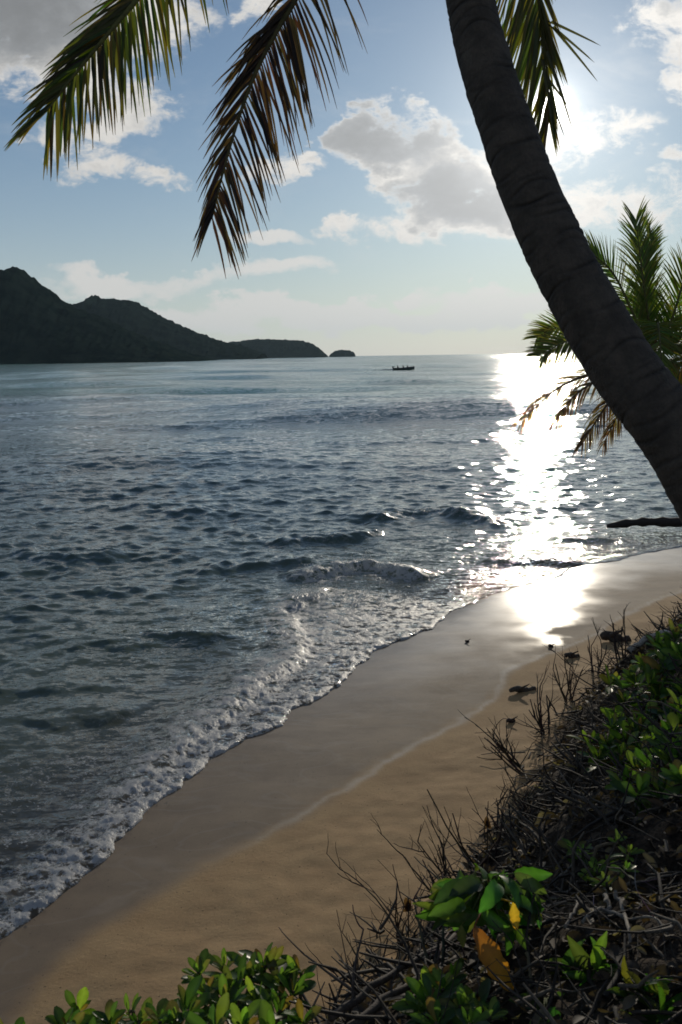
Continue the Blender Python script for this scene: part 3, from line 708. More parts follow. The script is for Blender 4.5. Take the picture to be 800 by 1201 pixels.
def young_palm():
    D = 13.2; c = at_y(768, 424, D)
    bx, by = 8.4, 13.6; bz = ground_z(bx, by) - .1
    root = empty('coconut_palm', (bx, by, bz), 'young bushy coconut palm with green and brown fronds behind the big trunk', 'palm tree')
    palm_trunk(root, [(bx, by, bz), (bx - .8, by - .1, bz + .35), (c.x + 1.7, D + .1, c.z - .85), (c.x + .6, D, c.z - .45), (c.x, D, c.z)], [.2, .15, .13, .12, .10], 160, 8, .1)
    rnd = random.Random(9)
    def P(L): return [c] + [at_y(x, y, D + dz) for x, y, dz in L]
    G2 = [(.07, .12, .02), (.10, .15, .026), (.14, .17, .035)]
    LG = [(.15, .18, .045), (.2, .21, .06), (.12, .14, .03)]
    F = [([(760, 370, -.1), (752, 310, -.1), (746, 258, 0)], (0, -1, .1), .5, G2 + LG[:1], 40),
         ([(757, 375, .1), (757, 320, .2), (764, 275, .3)], (.2, -1, .1), .42, G2, 40),
         ([(748, 380, -.2), (722, 325, -.35), (700, 302, -.4), (684, 296, -.4)], (.2, -1, .5), .42, G2, 55),
         ([(788, 375, -.2), (806, 320, -.3), (830, 285, -.3)], (-.2, -1, .3), .45, G2, 50),
         ([(785, 390, .2), (830, 350, .4), (885, 340, .4)], (0, -1, .4), .45, G2, 55),
         ([(740, 400, -.2), (700, 392, -.35), (660, 402, -.4), (634, 418, -.4)], (.1, -1, .35), .42, LG + G2[1:], 62),
         ([(735, 408, .3), (690, 385, .5), (650, 385, .6), (630, 396, .6)], (.1, -1, .2), .36, LG, 62),
         ([(795, 405, -.2), (840, 418, -.4), (885, 455, -.4)], (0, -1, .4), .5, G2 + YELLOW[:2], 55),
         ([(790, 425, -.4), (812, 440, -.7), (838, 480, -.8)], (0, -1, .5), .45, YELLOW[:3], 55),
         ([(770, 390, -.6), (772, 380, -1.2), (775, 410, -1.7), (778, 460, -1.9)], (0, -.2, 1), .42, G2, 58),
         ([(762, 380, .6), (755, 350, 1.1), (750, 355, 1.6)], (0, .3, 1), .42, G2, 58)]
    for L, face, ll, pal, al in F: frond(root, P(L), face, ll, 92, pal, (.10, .10, .03), .020, .024, al, .5, .14, .10, rnd=rnd)
    for L in ([(735, 436, -.2), (690, 440, -.3), (655, 455, -.3), (628, 478, -.3), (612, 493, -.3)], [(735, 440, -.3), (700, 447, -.5), (672, 466, -.5), (654, 492, -.5)],
              [(742, 445, -.2), (716, 470, -.3), (698, 496, -.3), (683, 521, -.3)], [(752, 445, .2), (735, 470, .3), (722, 492, .3), (708, 520, .3)]):
        f = frond(root, P(L), (0, -1, .4), .36, 50, TAN + BROWN[:2], (.12, .08, .045), .026, .02, 40, 1.5, .2, .3, rnd=rnd)
        f['label'] = 'dry brown hanging frond'
young_palm()

# ------------------------------------------------------------------ boat with three people
def flat_mat(name, c, rough=.6, metal=0.0):
    m, nt, out = material(name); n = noise(nt, objco(nt), 6.0, 4, .6)
    cc = mixc(nt, n.step(.3, .7), tuple(v * .8 for v in c), tuple(v * 1.15 for v in c))
    nt.links.new(bsdf(nt, 'ShaderNodeBsdfPrincipled', Base_Color=cc, Roughness=rough, Metallic=metal).s, out); return m
def boat():
    o = at_z(474, 434.0, 0.0); L = 4.7; hx = Vector((1, .25, 0)).normalized(); hy = Vector((-hx.y, hx.x, 0))
    root = empty('motor_boat', (o.x, o.y, 0), 'small dark open motor boat crossing the bay with people aboard', 'boat')
    W = lambda u, v, z: o + hx * u + hy * v + Vector((0, 0, z))
    vs = []; f = []; NS = 18; prof = [(0, -.25), (.55, -.22), (.9, .05), (1, .38), (.9, .38), (.8, .08), (.45, -.02), (0, -.04)]
    for i in range(NS):
        t = i / (NS - 1); u = -L / 2 + L * t; w = .82 * (1 - max(0, (t - .45) / .55) ** 2.2) * (.9 + .1 * min(1, t * 4)) + .02; lift = .42 * max(0, t - .35) ** 1.6 * 1.4
        row = [(w * a, z + lift * (1 if z > 0 else .8)) for a, z in prof]; row = row + [(-a, z) for a, z in row[::-1][1:-1]]
        for a, z in row: vs.append(tuple(W(u, a, z + .12)))
    K = len(vs) // NS
    for i in range(NS - 1):
        for k in range(K): f.append((i * K + k, i * K + (k + 1) % K, (i + 1) * K + (k + 1) % K, (i + 1) * K + k))
    f.append(tuple(range(K))); f.append(tuple((NS - 1) * K + k for k in range(K))[::-1])
    mesh_obj('hull', vs, f, flat_mat('boat_paint', (.035, .045, .05), .4), root)
    SM = flat_mat('boat_bench_wood', (.12, .09, .06))
    for u in (-1.4, -.3, .8):
        mb = MB(); a, b_ = W(u, -.62, .36), W(u, .62, .36)
        q = [W(u + du, dv, .34 + dz) for dz in (0, .05) for du, dv in ((-.13, -.68), (.13, -.68), (.13, .68), (-.13, .68))]
        mesh_obj('bench', [tuple(p) for p in q], [(3, 2, 1, 0), (4, 5, 6, 7), (0, 1, 5, 4), (1, 2, 6, 5), (2, 3, 7, 6), (3, 0, 4, 7)], SM, root, smooth=False)
    mb = MB(); mb.tube([W(-L / 2 - .12, 0, .85), W(-L / 2 - .14, 0, .55), W(-L / 2 - .16, 0, .5), W(-L / 2 - .18, 0, -.3)], [.16, .18, .07, .05], 10, (.05, .05, .05)); mb.tube([W(-L / 2 - .1, 0, .75), W(-L / 2 + .5, .05, .82)], .025, 6)
    mb.build('outboard_motor', flat_mat('motor_cover', (.04, .04, .045), .35), root)
    skin = flat_mat('boater_skin_and_clothes', (.07, .05, .045), .8)
    for u, v, lab, hd in ((-1.4, .1, 'person in dark clothes sitting at the stern by the outboard motor', .0), (-.3, -.25, 'person in dark clothes sitting on the middle bench of the boat', .1), (.8, .15, 'person in dark clothes sitting nearest the bow of the boat', -.1)):
        seat = W(u, v, .40)
        J = [(0, 0, 0), (0, 0, .22), (0, 0, .44), (0, 0, .54), (.02, hd, .64), (.02, hd, .76),  # spine, neck, head
             (0, .19, .44), (.08, .25, .2), (.28, .2, .12), (0, -.19, .44), (.08, -.25, .2), (.28, -.2, .12),
             (.05, .1, 0), (.4, .12, .02), (.42, .12, -.36), (.54, .12, -.39), (.05, -.1, 0), (.4, -.12, .02), (.42, -.12, -.36), (.54, -.12, -.39)]
        E_ = [(0, 1), (1, 2), (2, 3), (3, 4), (4, 5), (2, 6), (6, 7), (7, 8), (2, 9), (9, 10), (10, 11), (0, 12), (12, 13), (13, 14), (14, 15), (0, 16), (16, 17), (17, 18), (18, 19)]
        Rr = [.15, .15, .16, .06, .1, .085, .075, .05, .035, .075, .05, .035, .1, .075, .055, .04, .1, .075, .055, .04]
        me = bpy.data.meshes.new('person'); me.from_pydata([tuple(hx * a + hy * b_ + Vector((0, 0, c * .88))) for a, b_, c in J], E_, [])
        po = bpy.data.objects.new('person', me); COL.objects.link(po); po.location = seat; me.materials.append(skin)
        md = po.modifiers.new('skin', 'SKIN'); po.modifiers.new('sub', 'SUBSURF').levels = 1
        for i, sv in enumerate(me.skin_vertices[0].data): sv.radius = (Rr[i], Rr[i]); sv.use_root = (i == 0)
        tag(po, lab, 'person', 'people in the motor boat')
    # broken white water behind the motor
    mb = MB(); rg = random.Random(2)
    for k in range(160):
        u = -L / 2 - .3 - abs(rg.gauss(0, 1.6)); p = W(u, rg.gauss(0, .25 + .12 * abs(u + L / 2)), .06 + abs(rg.gauss(0, .07)))
        rr_ = rg.uniform(.05, .14); mb.tube([p - hx * rr_ * 1.4, p, p + hx * rr_ * 1.4], [.02, rr_ * .7, .02], 6)
    tag(mb.build('boat_wake', flat_mat('wake_foam', (.7, .72, .72), .5)), 'white churned wake behind the motor boat', 'wake', kind='stuff')
boat()

def haze():
    R_, z0, z1 = 9800.0, -6.0, 260.0
    v = [(x, y, z) for z in (z0, z1) for x, y in ((-R_, -R_), (R_, -R_), (R_, R_), (-R_, R_))]
    m = bpy.data.materials.new('sea_air'); m.use_nodes = True; nt = m.node_tree; nt.nodes.clear(); out = nt.nodes.new('ShaderNodeOutputMaterial')
    pv = nt.nodes.new('ShaderNodeVolumePrincipled'); pv.inputs['Color'].default_value = (.60, .84, 1.0, 1); pv.inputs['Density'].default_value = .000032; pv.inputs['Anisotropy'].default_value = .3
    nt.links.new(pv.outputs[0], out.inputs['Volume'])
    o = mesh_obj('haze', v, [(3, 2, 1, 0), (4, 5, 6, 7), (0, 1, 5, 4), (1, 2, 6, 5), (2, 3, 7, 6), (3, 0, 4, 7)], m, smooth=False)
    tag(o, 'thin pale sea haze lying over the bay', 'haze', kind='stuff')
haze()

# ------------------------------------------------------------------ bank vegetation
def on_ground(px, py):
    """walks along the sight line until it meets the bank or beach"""
    d = ray(px, py); t = 1.5; st = .14; under = lambda t: (CAMH + d.z * t) < ground_z(d.x * t, d.y * t)
    while t < 40 and not under(t): t += st
    lo, hi = t - st, t
    for _ in range(7):
        m = (lo + hi) / 2
        if under(m): hi = m
        else: lo = m
    return Vector((d.x * hi, d.y * hi, ground_z(d.x * hi, d.y * hi)))
SPAT = lambda t: (math.sin(math.pi * min(1, t ** 1.5 * .9 + .03)) ** .75) if t < .99 else .25
LEAFG = [(.03, .075, .012), (.05, .105, .014), (.075, .135, .02), (.035, .07, .014), (.11, .165, .028)]
def rosette(mb, c, axis, size, n, pal, rnd, open_=(.3, 1.25), curl=.35, wide=.40):
    axis = Vector(axis).normalized(); u = axis.orthogonal().normalized(); v = axis.cross(u)
    for k in range(n):
        a = k * 2.4 + rnd.uniform(-.35, .35); el = open_[0] + (open_[1] - open_[0]) * (k + .5) / n + rnd.uniform(-.12, .12)
        rad = u * math.cos(a) + v * math.sin(a); d = axis * math.cos(el) + rad * math.sin(el); nr = axis * math.sin(el) - rad * math.cos(el)
        L = size * rnd.uniform(.5, 1.12) * (.55 + .45 * (k + 1) / n); g_ = rnd.uniform(.65, 1.35); cc = tuple(x * g_ * rnd.uniform(.9, 1.1) for x in rnd.choice(pal))
        old = rnd.random(); c2 = None
        if old < .07: cc = (.16, .13, .02); c2 = (.10, .06, .02)
        elif old < .2: c2 = (.11, .09, .03)
        nr = nr + Vector((rnd.uniform(-.35, .35), rnd.uniform(-.35, .35), rnd.uniform(-.2, .2)))
        mb.leaf(Vector(c) - axis * size * .35 * (k / n) + rad * .004, d, nr, L, L * wide * rnd.uniform(.7, 1.2), cc, curl * rnd.uniform(-.4, 2.0), rnd.uniform(.08, .24), 6, shape=SPAT, col2=c2)
def shrub(label, base, heads, size, leaves, seed, group='leafy green shrubs on the bank', pal=LEAFG, stem_r=.007, extra=None, wide=.36, curl=.35, open_=(.3, 1.25)):
    rnd = random.Random(seed); base = Vector(base)
    root = empty('shrub', base, label, 'shrub', group)
    sb = MB(); fb = MB()
    for (h, ax) in heads:
        h = Vector(h); mid = base.lerp(h, .5) + Vector((rnd.uniform(-.06, .06), rnd.uniform(-.06, .06), rnd.uniform(-.05, .03)))
        pts = curve3([base + Vector((rnd.uniform(-.03, .03), rnd.uniform(-.03, .03), -.05)), mid, h - Vector(ax).normalized() * size * .3, h], 9)
        sb.tube(pts, [stem_r * (1.25 - .6 * i / 8) for i in range(9)], 6, rnd.choice([(.10, .085, .05), (.13, .10, .06), (.07, .06, .04)]))
        rosette(fb, h, ax, size * rnd.uniform(.85, 1.15), leaves, pal, rnd, open_, curl, wide)
        for j in range(rnd.randint(2, 5)):
            t = rnd.uniform(.5, .85); p = pts[int(t * 8)]; d = Vector((rnd.uniform(-1, 1), rnd.uniform(-1, 1), rnd.uniform(-.1, .8)))
            L = size * rnd.uniform(.6, 1); fb.leaf(p, d, (rnd.uniform(-.3, .3), rnd.uniform(-.3, .3), 1), L, L * .4, rnd.choice(pal), .4, .15, 6, shape=SPAT)
    sb.build('stems', STEM, root); fb.build('foliage', SHRUB_LEAF, root)
    return root
def above_ground(x, y, d, lift):
    """the point on a sight line at distance d, or nearer where the bank comes first"""
    g = on_ground(x, y); return at_y(x, y, min(d, g.y - lift))
def heads_px(L, seed, tilt=.5, lift=.22):
    rnd = random.Random(seed); out = []
    for x, y, d in L:
        out.append((above_ground(x, y + (14 if x < 400 else 0), d, lift * rnd.uniform(.6, 1.2)), Vector((rnd.uniform(-tilt, tilt), rnd.uniform(-tilt, .1) - .12, 1))))
    return out
def base_of(L, dy=0.0):
    P_ = [above_ground(x, y, d, .2) for x, y, d in L]
    x = sum(p.x for p in P_) / len(P_); y = sum(p.y for p in P_) / len(P_) + dy
    return (x, y, ground_z(x, y))
SHRUBS = [
 ('glossy green shrub at the bottom edge, the low small one left of centre', [(92, 1172, 2.75), (80, 1196, 2.6), (128, 1188, 2.65), (150, 1175, 2.8), (163, 1188, 2.7), (105, 1210, 2.5), (145, 1212, 2.5)], .095, 11),
 ('glossy green shrub with the widest leafy crown, at the bottom edge', [(232, 1128, 2.9), (240, 1150, 2.8), (262, 1165, 2.75), (222, 1172, 2.65), (292, 1132, 2.95), (312, 1120, 3.0), (330, 1138, 2.95), (300, 1160, 2.8), (205, 1190, 2.6), (250, 1195, 2.55), (330, 1172, 2.75), (348, 1128, 3.0), (285, 1190, 2.6), (190, 1185, 2.65), (320, 1200, 2.55), (355, 1185, 2.65), (275, 1145, 2.85), (262, 1120, 2.95), (345, 1150, 2.9)], .112, 12),
 ('shrub with long upright leaves cut by the bottom left corner', [(5, 1205, 2.5), (22, 1215, 2.5), (-25, 1200, 2.55)], .12, 7),
 ('bright green shrub below the orange withered leaf', [(520, 1160, 2.75), (505, 1175, 2.7), (540, 1180, 2.65), (512, 1198, 2.55), (552, 1200, 2.5), (575, 1190, 2.55), (490, 1190, 2.6), (530, 1150, 2.8), (500, 1160, 2.75), (560, 1180, 2.6)], .095, 10),
 ('leafy shrub against the right edge, the tallest on the bank', [(792, 745, 6.2), (780, 785, 6.0), (800, 770, 6.0), (775, 815, 5.8), (800, 810, 5.7), (785, 840, 5.6), (812, 740, 6.2), (765, 800, 5.9), (805, 850, 5.4), (815, 790, 5.9), (790, 865, 5.4), (755, 775, 6.3), (745, 800, 6.2), (735, 825, 6.1), (760, 840, 5.8), (750, 860, 5.6), (772, 755, 6.3), (720, 800, 6.4), (725, 845, 6.1), (800, 830, 5.6), (780, 765, 6.2), (795, 880, 5.3)], .16, 14),
 ('dark green shrub low on the bank face below the tallest shrub', [(735, 868, 5.3), (755, 880, 5.2), (775, 872, 5.2), (745, 900, 5.0), (728, 890, 5.1), (790, 890, 4.9), (765, 905, 4.9), (800, 915, 4.7), (748, 850, 5.4), (780, 930, 4.6), (715, 870, 5.3), (705, 885, 5.2), (735, 920, 4.9), (720, 850, 5.5), (770, 890, 5.1), (750, 930, 4.8), (695, 870, 5.5)], .145, 13),
 ('small bright sprout of leaves on dark litter halfway up the bank', [(672, 994, 4.35), (682, 1000, 4.3)], .075, 8),
 ('patch of low green seedlings among twigs right of the bright sprout', [(725, 985, 4.2), (738, 1000, 4.1), (715, 1012, 4.1), (700, 1022, 4.05), (690, 1030, 4.0), (735, 1020, 4.0), (712, 1035, 3.95)], .065, 8),
 ('yellow-green sprout at the foot of the dark shrub on the bank', [(752, 900, 4.6), (760, 915, 4.5), (748, 918, 4.5)], .075, 8),
]
for i, (lab, L, size, nl) in enumerate(SHRUBS):
    pal = LEAFG if i < 6 else [(.09, .17, .025), (.13, .20, .04), (.07, .12, .02)]
    shrub(lab, base_of(L, .12 if i < 4 else .1), heads_px(L, 40 + i, .6), size, nl, 60 + i, pal=pal, open_=(.15, .9) if i == 2 else (.3, 1.25))
# broad-leaved plants
BROAD = [(.03, .075, .012), (.045, .10, .015), (.06, .12, .02)]
BSH = lambda t: math.sin(math.pi * min(1, t ** .9 * .97 + .02)) ** .8
def broad_plant(label, base, leaves, seed, specials=(), group='broad-leaved plants on the bank', pal=None):
    rnd = random.Random(seed); base = Vector(base); root = empty('broad_leaved_plant', base, label, 'plant', group); sb = MB(); fb = MB()
    top = sum((Vector(l[0]) for l in leaves), Vector()) / len(leaves)
    stem = curve3([base - Vector((0, 0, .05)), base.lerp(top, .55) + Vector((.03, .02, 0)), top + Vector((0, .02, .02))], 10)
    sb.tube(stem, [.010 - .0005 * i for i in range(10)], 7, (.10, .085, .05))
    for (p, d, nrm, L, w, curl) in leaves:
        p = Vector(p); sb.tube([stem[7 if rnd.random() < .5 else 9], (stem[9] + p) / 2 + Vector((0, 0, .015)), p], [.004, .003, .0025], 5, (.09, .11, .03))
        fb.leaf(p, d, nrm, L, w, tuple(x * rnd.uniform(.6, 1.4) for x in rnd.choice(pal or BROAD)), curl * rnd.uniform(.6, 1.8), rnd.uniform(.12, .34), 9, shape=lambda t: BSH(t) * (1 + .07 * math.sin(t * 26 + L * 90)), twist=rnd.uniform(-.6, .6))
    sb.build('stem', STEM, root); fb.build('foliage', SHRUB_LEAF, root)
    for (p, d, nrm, L, w, curl, c1, c2, lab, tw) in specials:
        q = MB(); q.tube([top, (top + Vector(p)) / 2, Vector(p)], [.003, .003, .002], 5, c1)
        q.leaf(p, d, nrm, L, w, c1, curl, .20, 12, shape=lambda t: BSH(t) * (1 + .13 * math.sin(t * 23)), twist=tw, col2=c2)
        o = q.build('withered_leaf', DRY_LEAF, root); o['label'] = lab
    return root
def px_leaf(x0, y0, x1, y1, dist, w, curl=.6, tow=.15, rnd=random):
    a = at_y(x0, y0, dist); b_ = at_y(x1, y1, dist - tow); d = b_ - a
    nrm = Vector((rnd.uniform(-1.0, 1.0), -rnd.uniform(.3, 1.0), rnd.uniform(.1, 1.0)))
    return (tuple(a), tuple(d + Vector((0, 0, .35 * d.length * curl))), tuple(nrm), d.length * 1.08, w, curl)
rl = random.Random(21)
Lm = []
for k in range(60):
    a = rl.uniform(-1.25, 1.25); Lp = rl.uniform(30, 62) * (1 - .25 * abs(a)); x0 = 568 + 22 * a + rl.uniform(-18, 18); y0 = 1036 + rl.uniform(-12, 40)
    Lm.append(px_leaf(x0, y0, x0 + Lp * math.sin(a) * .95, y0 + Lp * math.cos(a) * rl.uniform(.75, 1.05), 2.95 + rl.uniform(-.08, .12), rl.uniform(.034, .056), rl.uniform(.4, 1.2), rl.uniform(-.05, .16), rl))
for x0, y0, x1, y1 in ((560, 1036, 543, 1018), (568, 1034, 566, 1013), (576, 1036, 592, 1020), (552, 1040, 528, 1030), (583, 1040, 606, 1034)): Lm.append(px_leaf(x0, y0, x1, y1, 3.05, .05, .8, -.08, rl))
for k in range(9):
    x0 = 610 + rl.uniform(-8, 18); y0 = 1048 + rl.uniform(-8, 16); Lm.append(px_leaf(x0, y0, x0 + rl.uniform(-6, 24), y0 + rl.uniform(10, 34), 3.0, rl.uniform(.022, .036), .6, .05, rl))
Sm = [(tuple(at_y(556, 1088, 2.72)), tuple(at_y(594, 1150, 2.66) - at_y(556, 1088, 2.72)), (.35, -1, .2), .22, .066, .35, (.22, .07, .015), (.50, .22, .02), 'large hanging orange-brown withered leaf', .5),
      (tuple(at_y(601, 1058, 2.74)), tuple(at_y(606, 1090, 2.72) - at_y(601, 1058, 2.74)), (.1, -1, .1), .085, .03, .2, (.55, .36, .03), (.5, .26, .02), 'small hanging yellow leaf', .2),
      (tuple(at_y(541, 1085, 2.86)), tuple(at_y(543, 1112, 2.85) - at_y(541, 1085, 2.86)), (-.2, -1, .1), .075, .028, .2, (.14, .15, .03), (.16, .14, .03), 'small yellow-green fading leaf', .2)]
bb = at_y(572, 1130, 3.05)
broad_plant('drooping broad-leaved plant with a hanging orange withered leaf, at the bottom centre', (bb.x, bb.y, ground_z(bb.x, bb.y)), Lm, 3, Sm)
Lr = []
for cx, cy, dd, n in ((748, 1165, 2.55, 20), (700, 1143, 2.75, 12), (775, 1190, 2.45, 8), (668, 1135, 2.85, 6)):
    for k in range(n):
        a = k * 2.4 + rl.uniform(-.3, .3); Lp = rl.uniform(26, 48); x0 = cx + rl.uniform(-8, 8); y0 = cy + rl.uniform(-8, 8)
        Lr.append(px_leaf(x0, y0, x0 + Lp * math.cos(a), y0 + Lp * .75 * math.sin(a) + 6, dd + rl.uniform(-.05, .05), rl.uniform(.026, .044), rl.uniform(.3, 1.0), rl.uniform(-.06, .10), rl))
bb = at_y(750, 1200, 2.7)
broad_plant('dim broad-leaved plant with spread leaves in the bottom right corner', (bb.x, bb.y, ground_z(bb.x, bb.y)), Lr, 5, pal=[(.045, .09, .014), (.06, .11, .018)])
Ls = [px_leaf(x0, y0, x1, y1, d, w, c, t, rl) for x0, y0, x1, y1, d, w, c, t in (
    (640, 1185, 610, 1175, 2.6, .05, .6, .05), (642, 1185, 655, 1205, 2.5, .05, .6, .05), (645, 1180, 670, 1172, 2.65, .05, .6, .0), (638, 1190, 622, 1210, 2.5, .05, .6, .05), (640, 1182, 632, 1160, 2.7, .045, .5, 0))]
bb = at_y(640, 1200, 2.7)
broad_plant('little broad-leaved seedling beside the thin bare stalk at the bottom edge', (bb.x, bb.y, ground_z(bb.x, bb.y)), Ls, 6)

# ---- dead wood
def branchy(mb, p, d, L, r, depth, rnd, col, bend=.35, up=.0):
    n = 5; pts = [Vector(p)]; d = Vector(d).normalized()
    for i in range(n):
        d = (d + Vector((rnd.uniform(-1, 1), rnd.uniform(-1, 1), rnd.uniform(-1, 1) + up)) * bend * .5).normalized(); pts.append(pts[-1] + d * (L / n))
    mb.tube(pts, [r * (1 - .5 * i / n) for i in range(n + 1)], 5, tuple(c * rnd.uniform(.7, 1.3) for c in col))
    if depth > 0:
        for k in range(rnd.randint(1, 3)):
            i = rnd.randint(1, n); dd = (d + Vector((rnd.uniform(-1, 1), rnd.uniform(-1, 1), rnd.uniform(-.6, 1))) * .95)
            branchy(mb, pts[i], dd, L * rnd.uniform(.4, .7), r * .55, depth - 1, rnd, col, bend, up)
DARKT = (.055, .042, .032); PALET = (.26, .23, .19)
def dead_bush(px, py, hpx, label, seed, lean=(-.4, -.1), n=4, depth=2, r=.006, col=DARKT, dead_leaf=None):
    g = on_ground(px, py); rnd = random.Random(seed); dist = (g - CPOS).length; Hh = hpx / FOC * dist
    mb = MB()
    for k in range(n):
        d = Vector((lean[0] + rnd.uniform(-.5, .5), lean[1] + rnd.uniform(-.4, .4), 1))
        branchy(mb, g + Vector((rnd.uniform(-.04, .04), rnd.uniform(-.04, .04), -.03)), d, Hh * rnd.uniform(.55, 1.0), r, depth, rnd, col, .4, .1)
    o = own_origin(mb.build('dead_bush', TWIG), g); tag(o, label, 'dead bush', 'bare dead bushes along the bank')
    if dead_leaf:
        q = MB(); p = at_y(*dead_leaf)
        for k in range(3): q.leaf(p + Vector((rnd.uniform(-.01, .01), 0, .01 * k)), (rnd.uniform(-.5, .5), rnd.uniform(-.5, 0), -1), (rnd.uniform(-1, 1), -1, .2), .065, .03, (.07, .035, .02), 1.2, .3, 6)
        q.tube([p + Vector((0, 0, .02)), Vector((p.x, p.y, g.z))], [.003, .004], 5, DARKT)
        c = q.build('withered_leaf', DRY_LEAF, o)
DB = [(478, 1110, 95, 'bare twiggy bush with a curled brown leaf, left of the drooping plant', (-.15, 0), 4, (479, 1058, 3.9)),
      (572, 1020, 120, 'tall thin dead bush carrying a dark curled leaf, on the sand edge of the bank', (-.1, 0), 4, (572, 962, 4.75)),
      (525, 1060, 85, 'dense dead twigs right behind the drooping broad-leaved plant', (-.3, 0), 5, None),
      (615, 905, 75, 'spreading bare bush reaching over the sand, middle of the bank edge', (-.9, 0), 6, None),
      (640, 860, 62, 'dark tangle of twigs at the bend of the bank edge', (-.4, 0), 6, None),
      (668, 822, 62, 'bushy dead twigs below the pale driftwood, beside the litter', (-.3, 0), 6, None),
      (700, 790, 50, 'upright bare twigs in front of the pale driftwood', (.1, 0), 5, None),
      (728, 775, 58, 'thin dead saplings standing against the bright wet sand', (.0, 0), 4, None),
      (630, 960, 55, 'leaning dead twigs at the foot of the bank above the long stick', (-.6, 0), 5, None),
      (425, 1165, 75, 'low dead twigs among the two thick fallen stems at the bottom', (-.3, 0), 5, None),
      (600, 985, 60, 'sprawling dead twigs behind the tall thin dead bush', (-.3, .1), 5, None),
      (545, 1040, 70, 'knot of dead twigs poking up left of the tall thin dead bush', (-.4, .1), 4, None)]
for i, (px, py, h, lab, lean, n, dl) in enumerate(DB): dead_bush(px, py, h, lab, 100 + i, lean, n, 2, .0065 if py > 950 else .008, DARKT, dl)
def stick(pts, r, label, col=DARKT, name='fallen_branch', group='fallen branches on the bank', seed=0, twigs=3):
    rnd = random.Random(seed); mb = MB(); C = curve3(pts, 14); C = [p + Vector((rnd.gauss(0, 1), rnd.gauss(0, 1), rnd.gauss(0, 1))) * r * .35 for p in C]
    mb.tube(C, [r * (1 - .45 * i / 13) * rnd.uniform(.88, 1.12) for i in range(14)], 8, col)
    for k in range(twigs):
        i = rnd.randint(3, 12); branchy(mb, C[i], (rnd.uniform(-1, 1), rnd.uniform(-1, 1), rnd.uniform(0, 1)), r * 16, r * .4, 1, rnd, col)
    o = own_origin(mb.build(name, TWIG), C[0]); return tag(o, label, 'branch', group)
gr = lambda x, y, up=.0: on_ground(x, y) + Vector((0, 0, up))
stick([at_y(385, 1196, 2.75), at_y(450, 1150, 2.95), at_y(535, 1098, 3.25)], .014, 'upper of two thick dark stems lying aslant at the bottom of the bank', (.07, .055, .045), seed=1)
stick([at_y(400, 1212, 2.65), at_y(470, 1162, 2.85), at_y(540, 1118, 3.1)], .015, 'lower of two thick dark stems lying aslant at the bottom of the bank', (.09, .07, .055), seed=2)
stick([gr(600, 975, .03), gr(625, 955, .10), at_y(652, 928, 5.0)], .012, 'long dark stick jutting from the sand to the bank', DARKT, seed=3)
stick([gr(640, 1055, .04), gr(668, 1030, .05), gr(678, 1010, .05)], .007, 'pale slanting twig under the bright sprout', PALET, seed=4, twigs=1)
stick([gr(722, 1062, .05), gr(732, 1088, .05), gr(738, 1110, .04), gr(730, 1128, .03)], .008, 'pale crooked root running down the bank', PALET, seed=5, twigs=1)
stick([gr(682, 1098, .05), gr(705, 1086, .06), gr(735, 1095, .05), gr(765, 1094, .05), gr(783, 1105, .03)], .006, 'thin pale root curving across the crooked root', PALET, seed=6, twigs=2)
stick([gr(662, 1102, .04), gr(675, 1082, .05), gr(676, 1072, .05)], .006, 'short pale twig left of the crooked roots', PALET, seed=7, twigs=0)
stick([gr(708, 1060, .05), gr(712, 1075, .05), gr(716, 1090, .04)], .009, 'short stout grey root stub beside the crooked root', (.2, .18, .15), seed=8, twigs=0)
stick([at_y(618, 1118, 2.8), at_y(625, 1160, 2.7), at_y(632, 1215, 2.6)], .005, 'thin bare stalk standing right of the orange leaf', (.14, .12, .07), seed=9, twigs=0)
stick([gr(720, 1058, .05), gr(760, 1048, .05), gr(810, 1036, .05)], .006, 'long grey twig stretching to the right edge of the bank', (.13, .115, .095), seed=10, twigs=1)
stick([gr(690, 898, .05), gr(710, 903, .06), gr(730, 905, .04)], .009, 'pale weathered stick below the dark shrub', (.3, .27, .23), seed=11, twigs=1)
stick([gr(740, 770, .05), gr(765, 757, .08), gr(792, 752, .08)], .03, 'pale driftwood log on top of the bank by the tallest shrub', (.42, .39, .35), 'driftwood_log', 'driftwood', 12, 0)

def driftwood(px, py, lpx, wpx, ang, label, col, seed):
    g = on_ground(px, py); dist = (g - CPOS).length; L = lpx / FOC * dist; r = wpx / FOC * dist * .5; rnd = random.Random(seed)
    d = Vector((math.cos(ang), math.sin(ang), 0)); mb = MB(); n = 12
    pts = [g + d * (L * (i / (n - 1) - .5)) + Vector((0, 0, r * .55 + .02 * math.sin(i * .6) * r / .05)) for i in range(n)]
    mb.tube(pts, [r * (.45 + .55 * math.sin(math.pi * (i + .8) / (n + .6))) * rnd.uniform(.8, 1.2) for i in range(n)], 9, col)
    k = pts[4]; mb.tube([k, k + Vector((d.y, -d.x, .5)) * r * 1.4, k + Vector((d.y * 1.2 + d.x, -d.x + d.y, .9)) * r * 2.0], [r * .5, r * .35, r * .15], 7, col)
    o = own_origin(mb.build('driftwood', STEM), g); tag(o, label, 'driftwood', 'driftwood on the sand')
driftwood(722, 752, 32, 13, -.25, 'dark stump of driftwood by the bright glare on wet sand', (.06, .045, .035), 1)
driftwood(671, 771, 17, 7, .1, 'small dark driftwood piece between the stump and the grey log', (.07, .055, .045), 2)
driftwood(613, 811, 32, 8, .25, 'grey log of driftwood lying at the wavy wet sand line', (.09, .075, .06), 3)
driftwood(599, 847, 11, 6, .5, 'smallest dark chip of driftwood on the dry sand', (.05, .035, .03), 4)
driftwood(646, 759, 6, 4, .5, 'tiny dark lump of driftwood in the shining wet sand', (.04, .03, .03), 5)
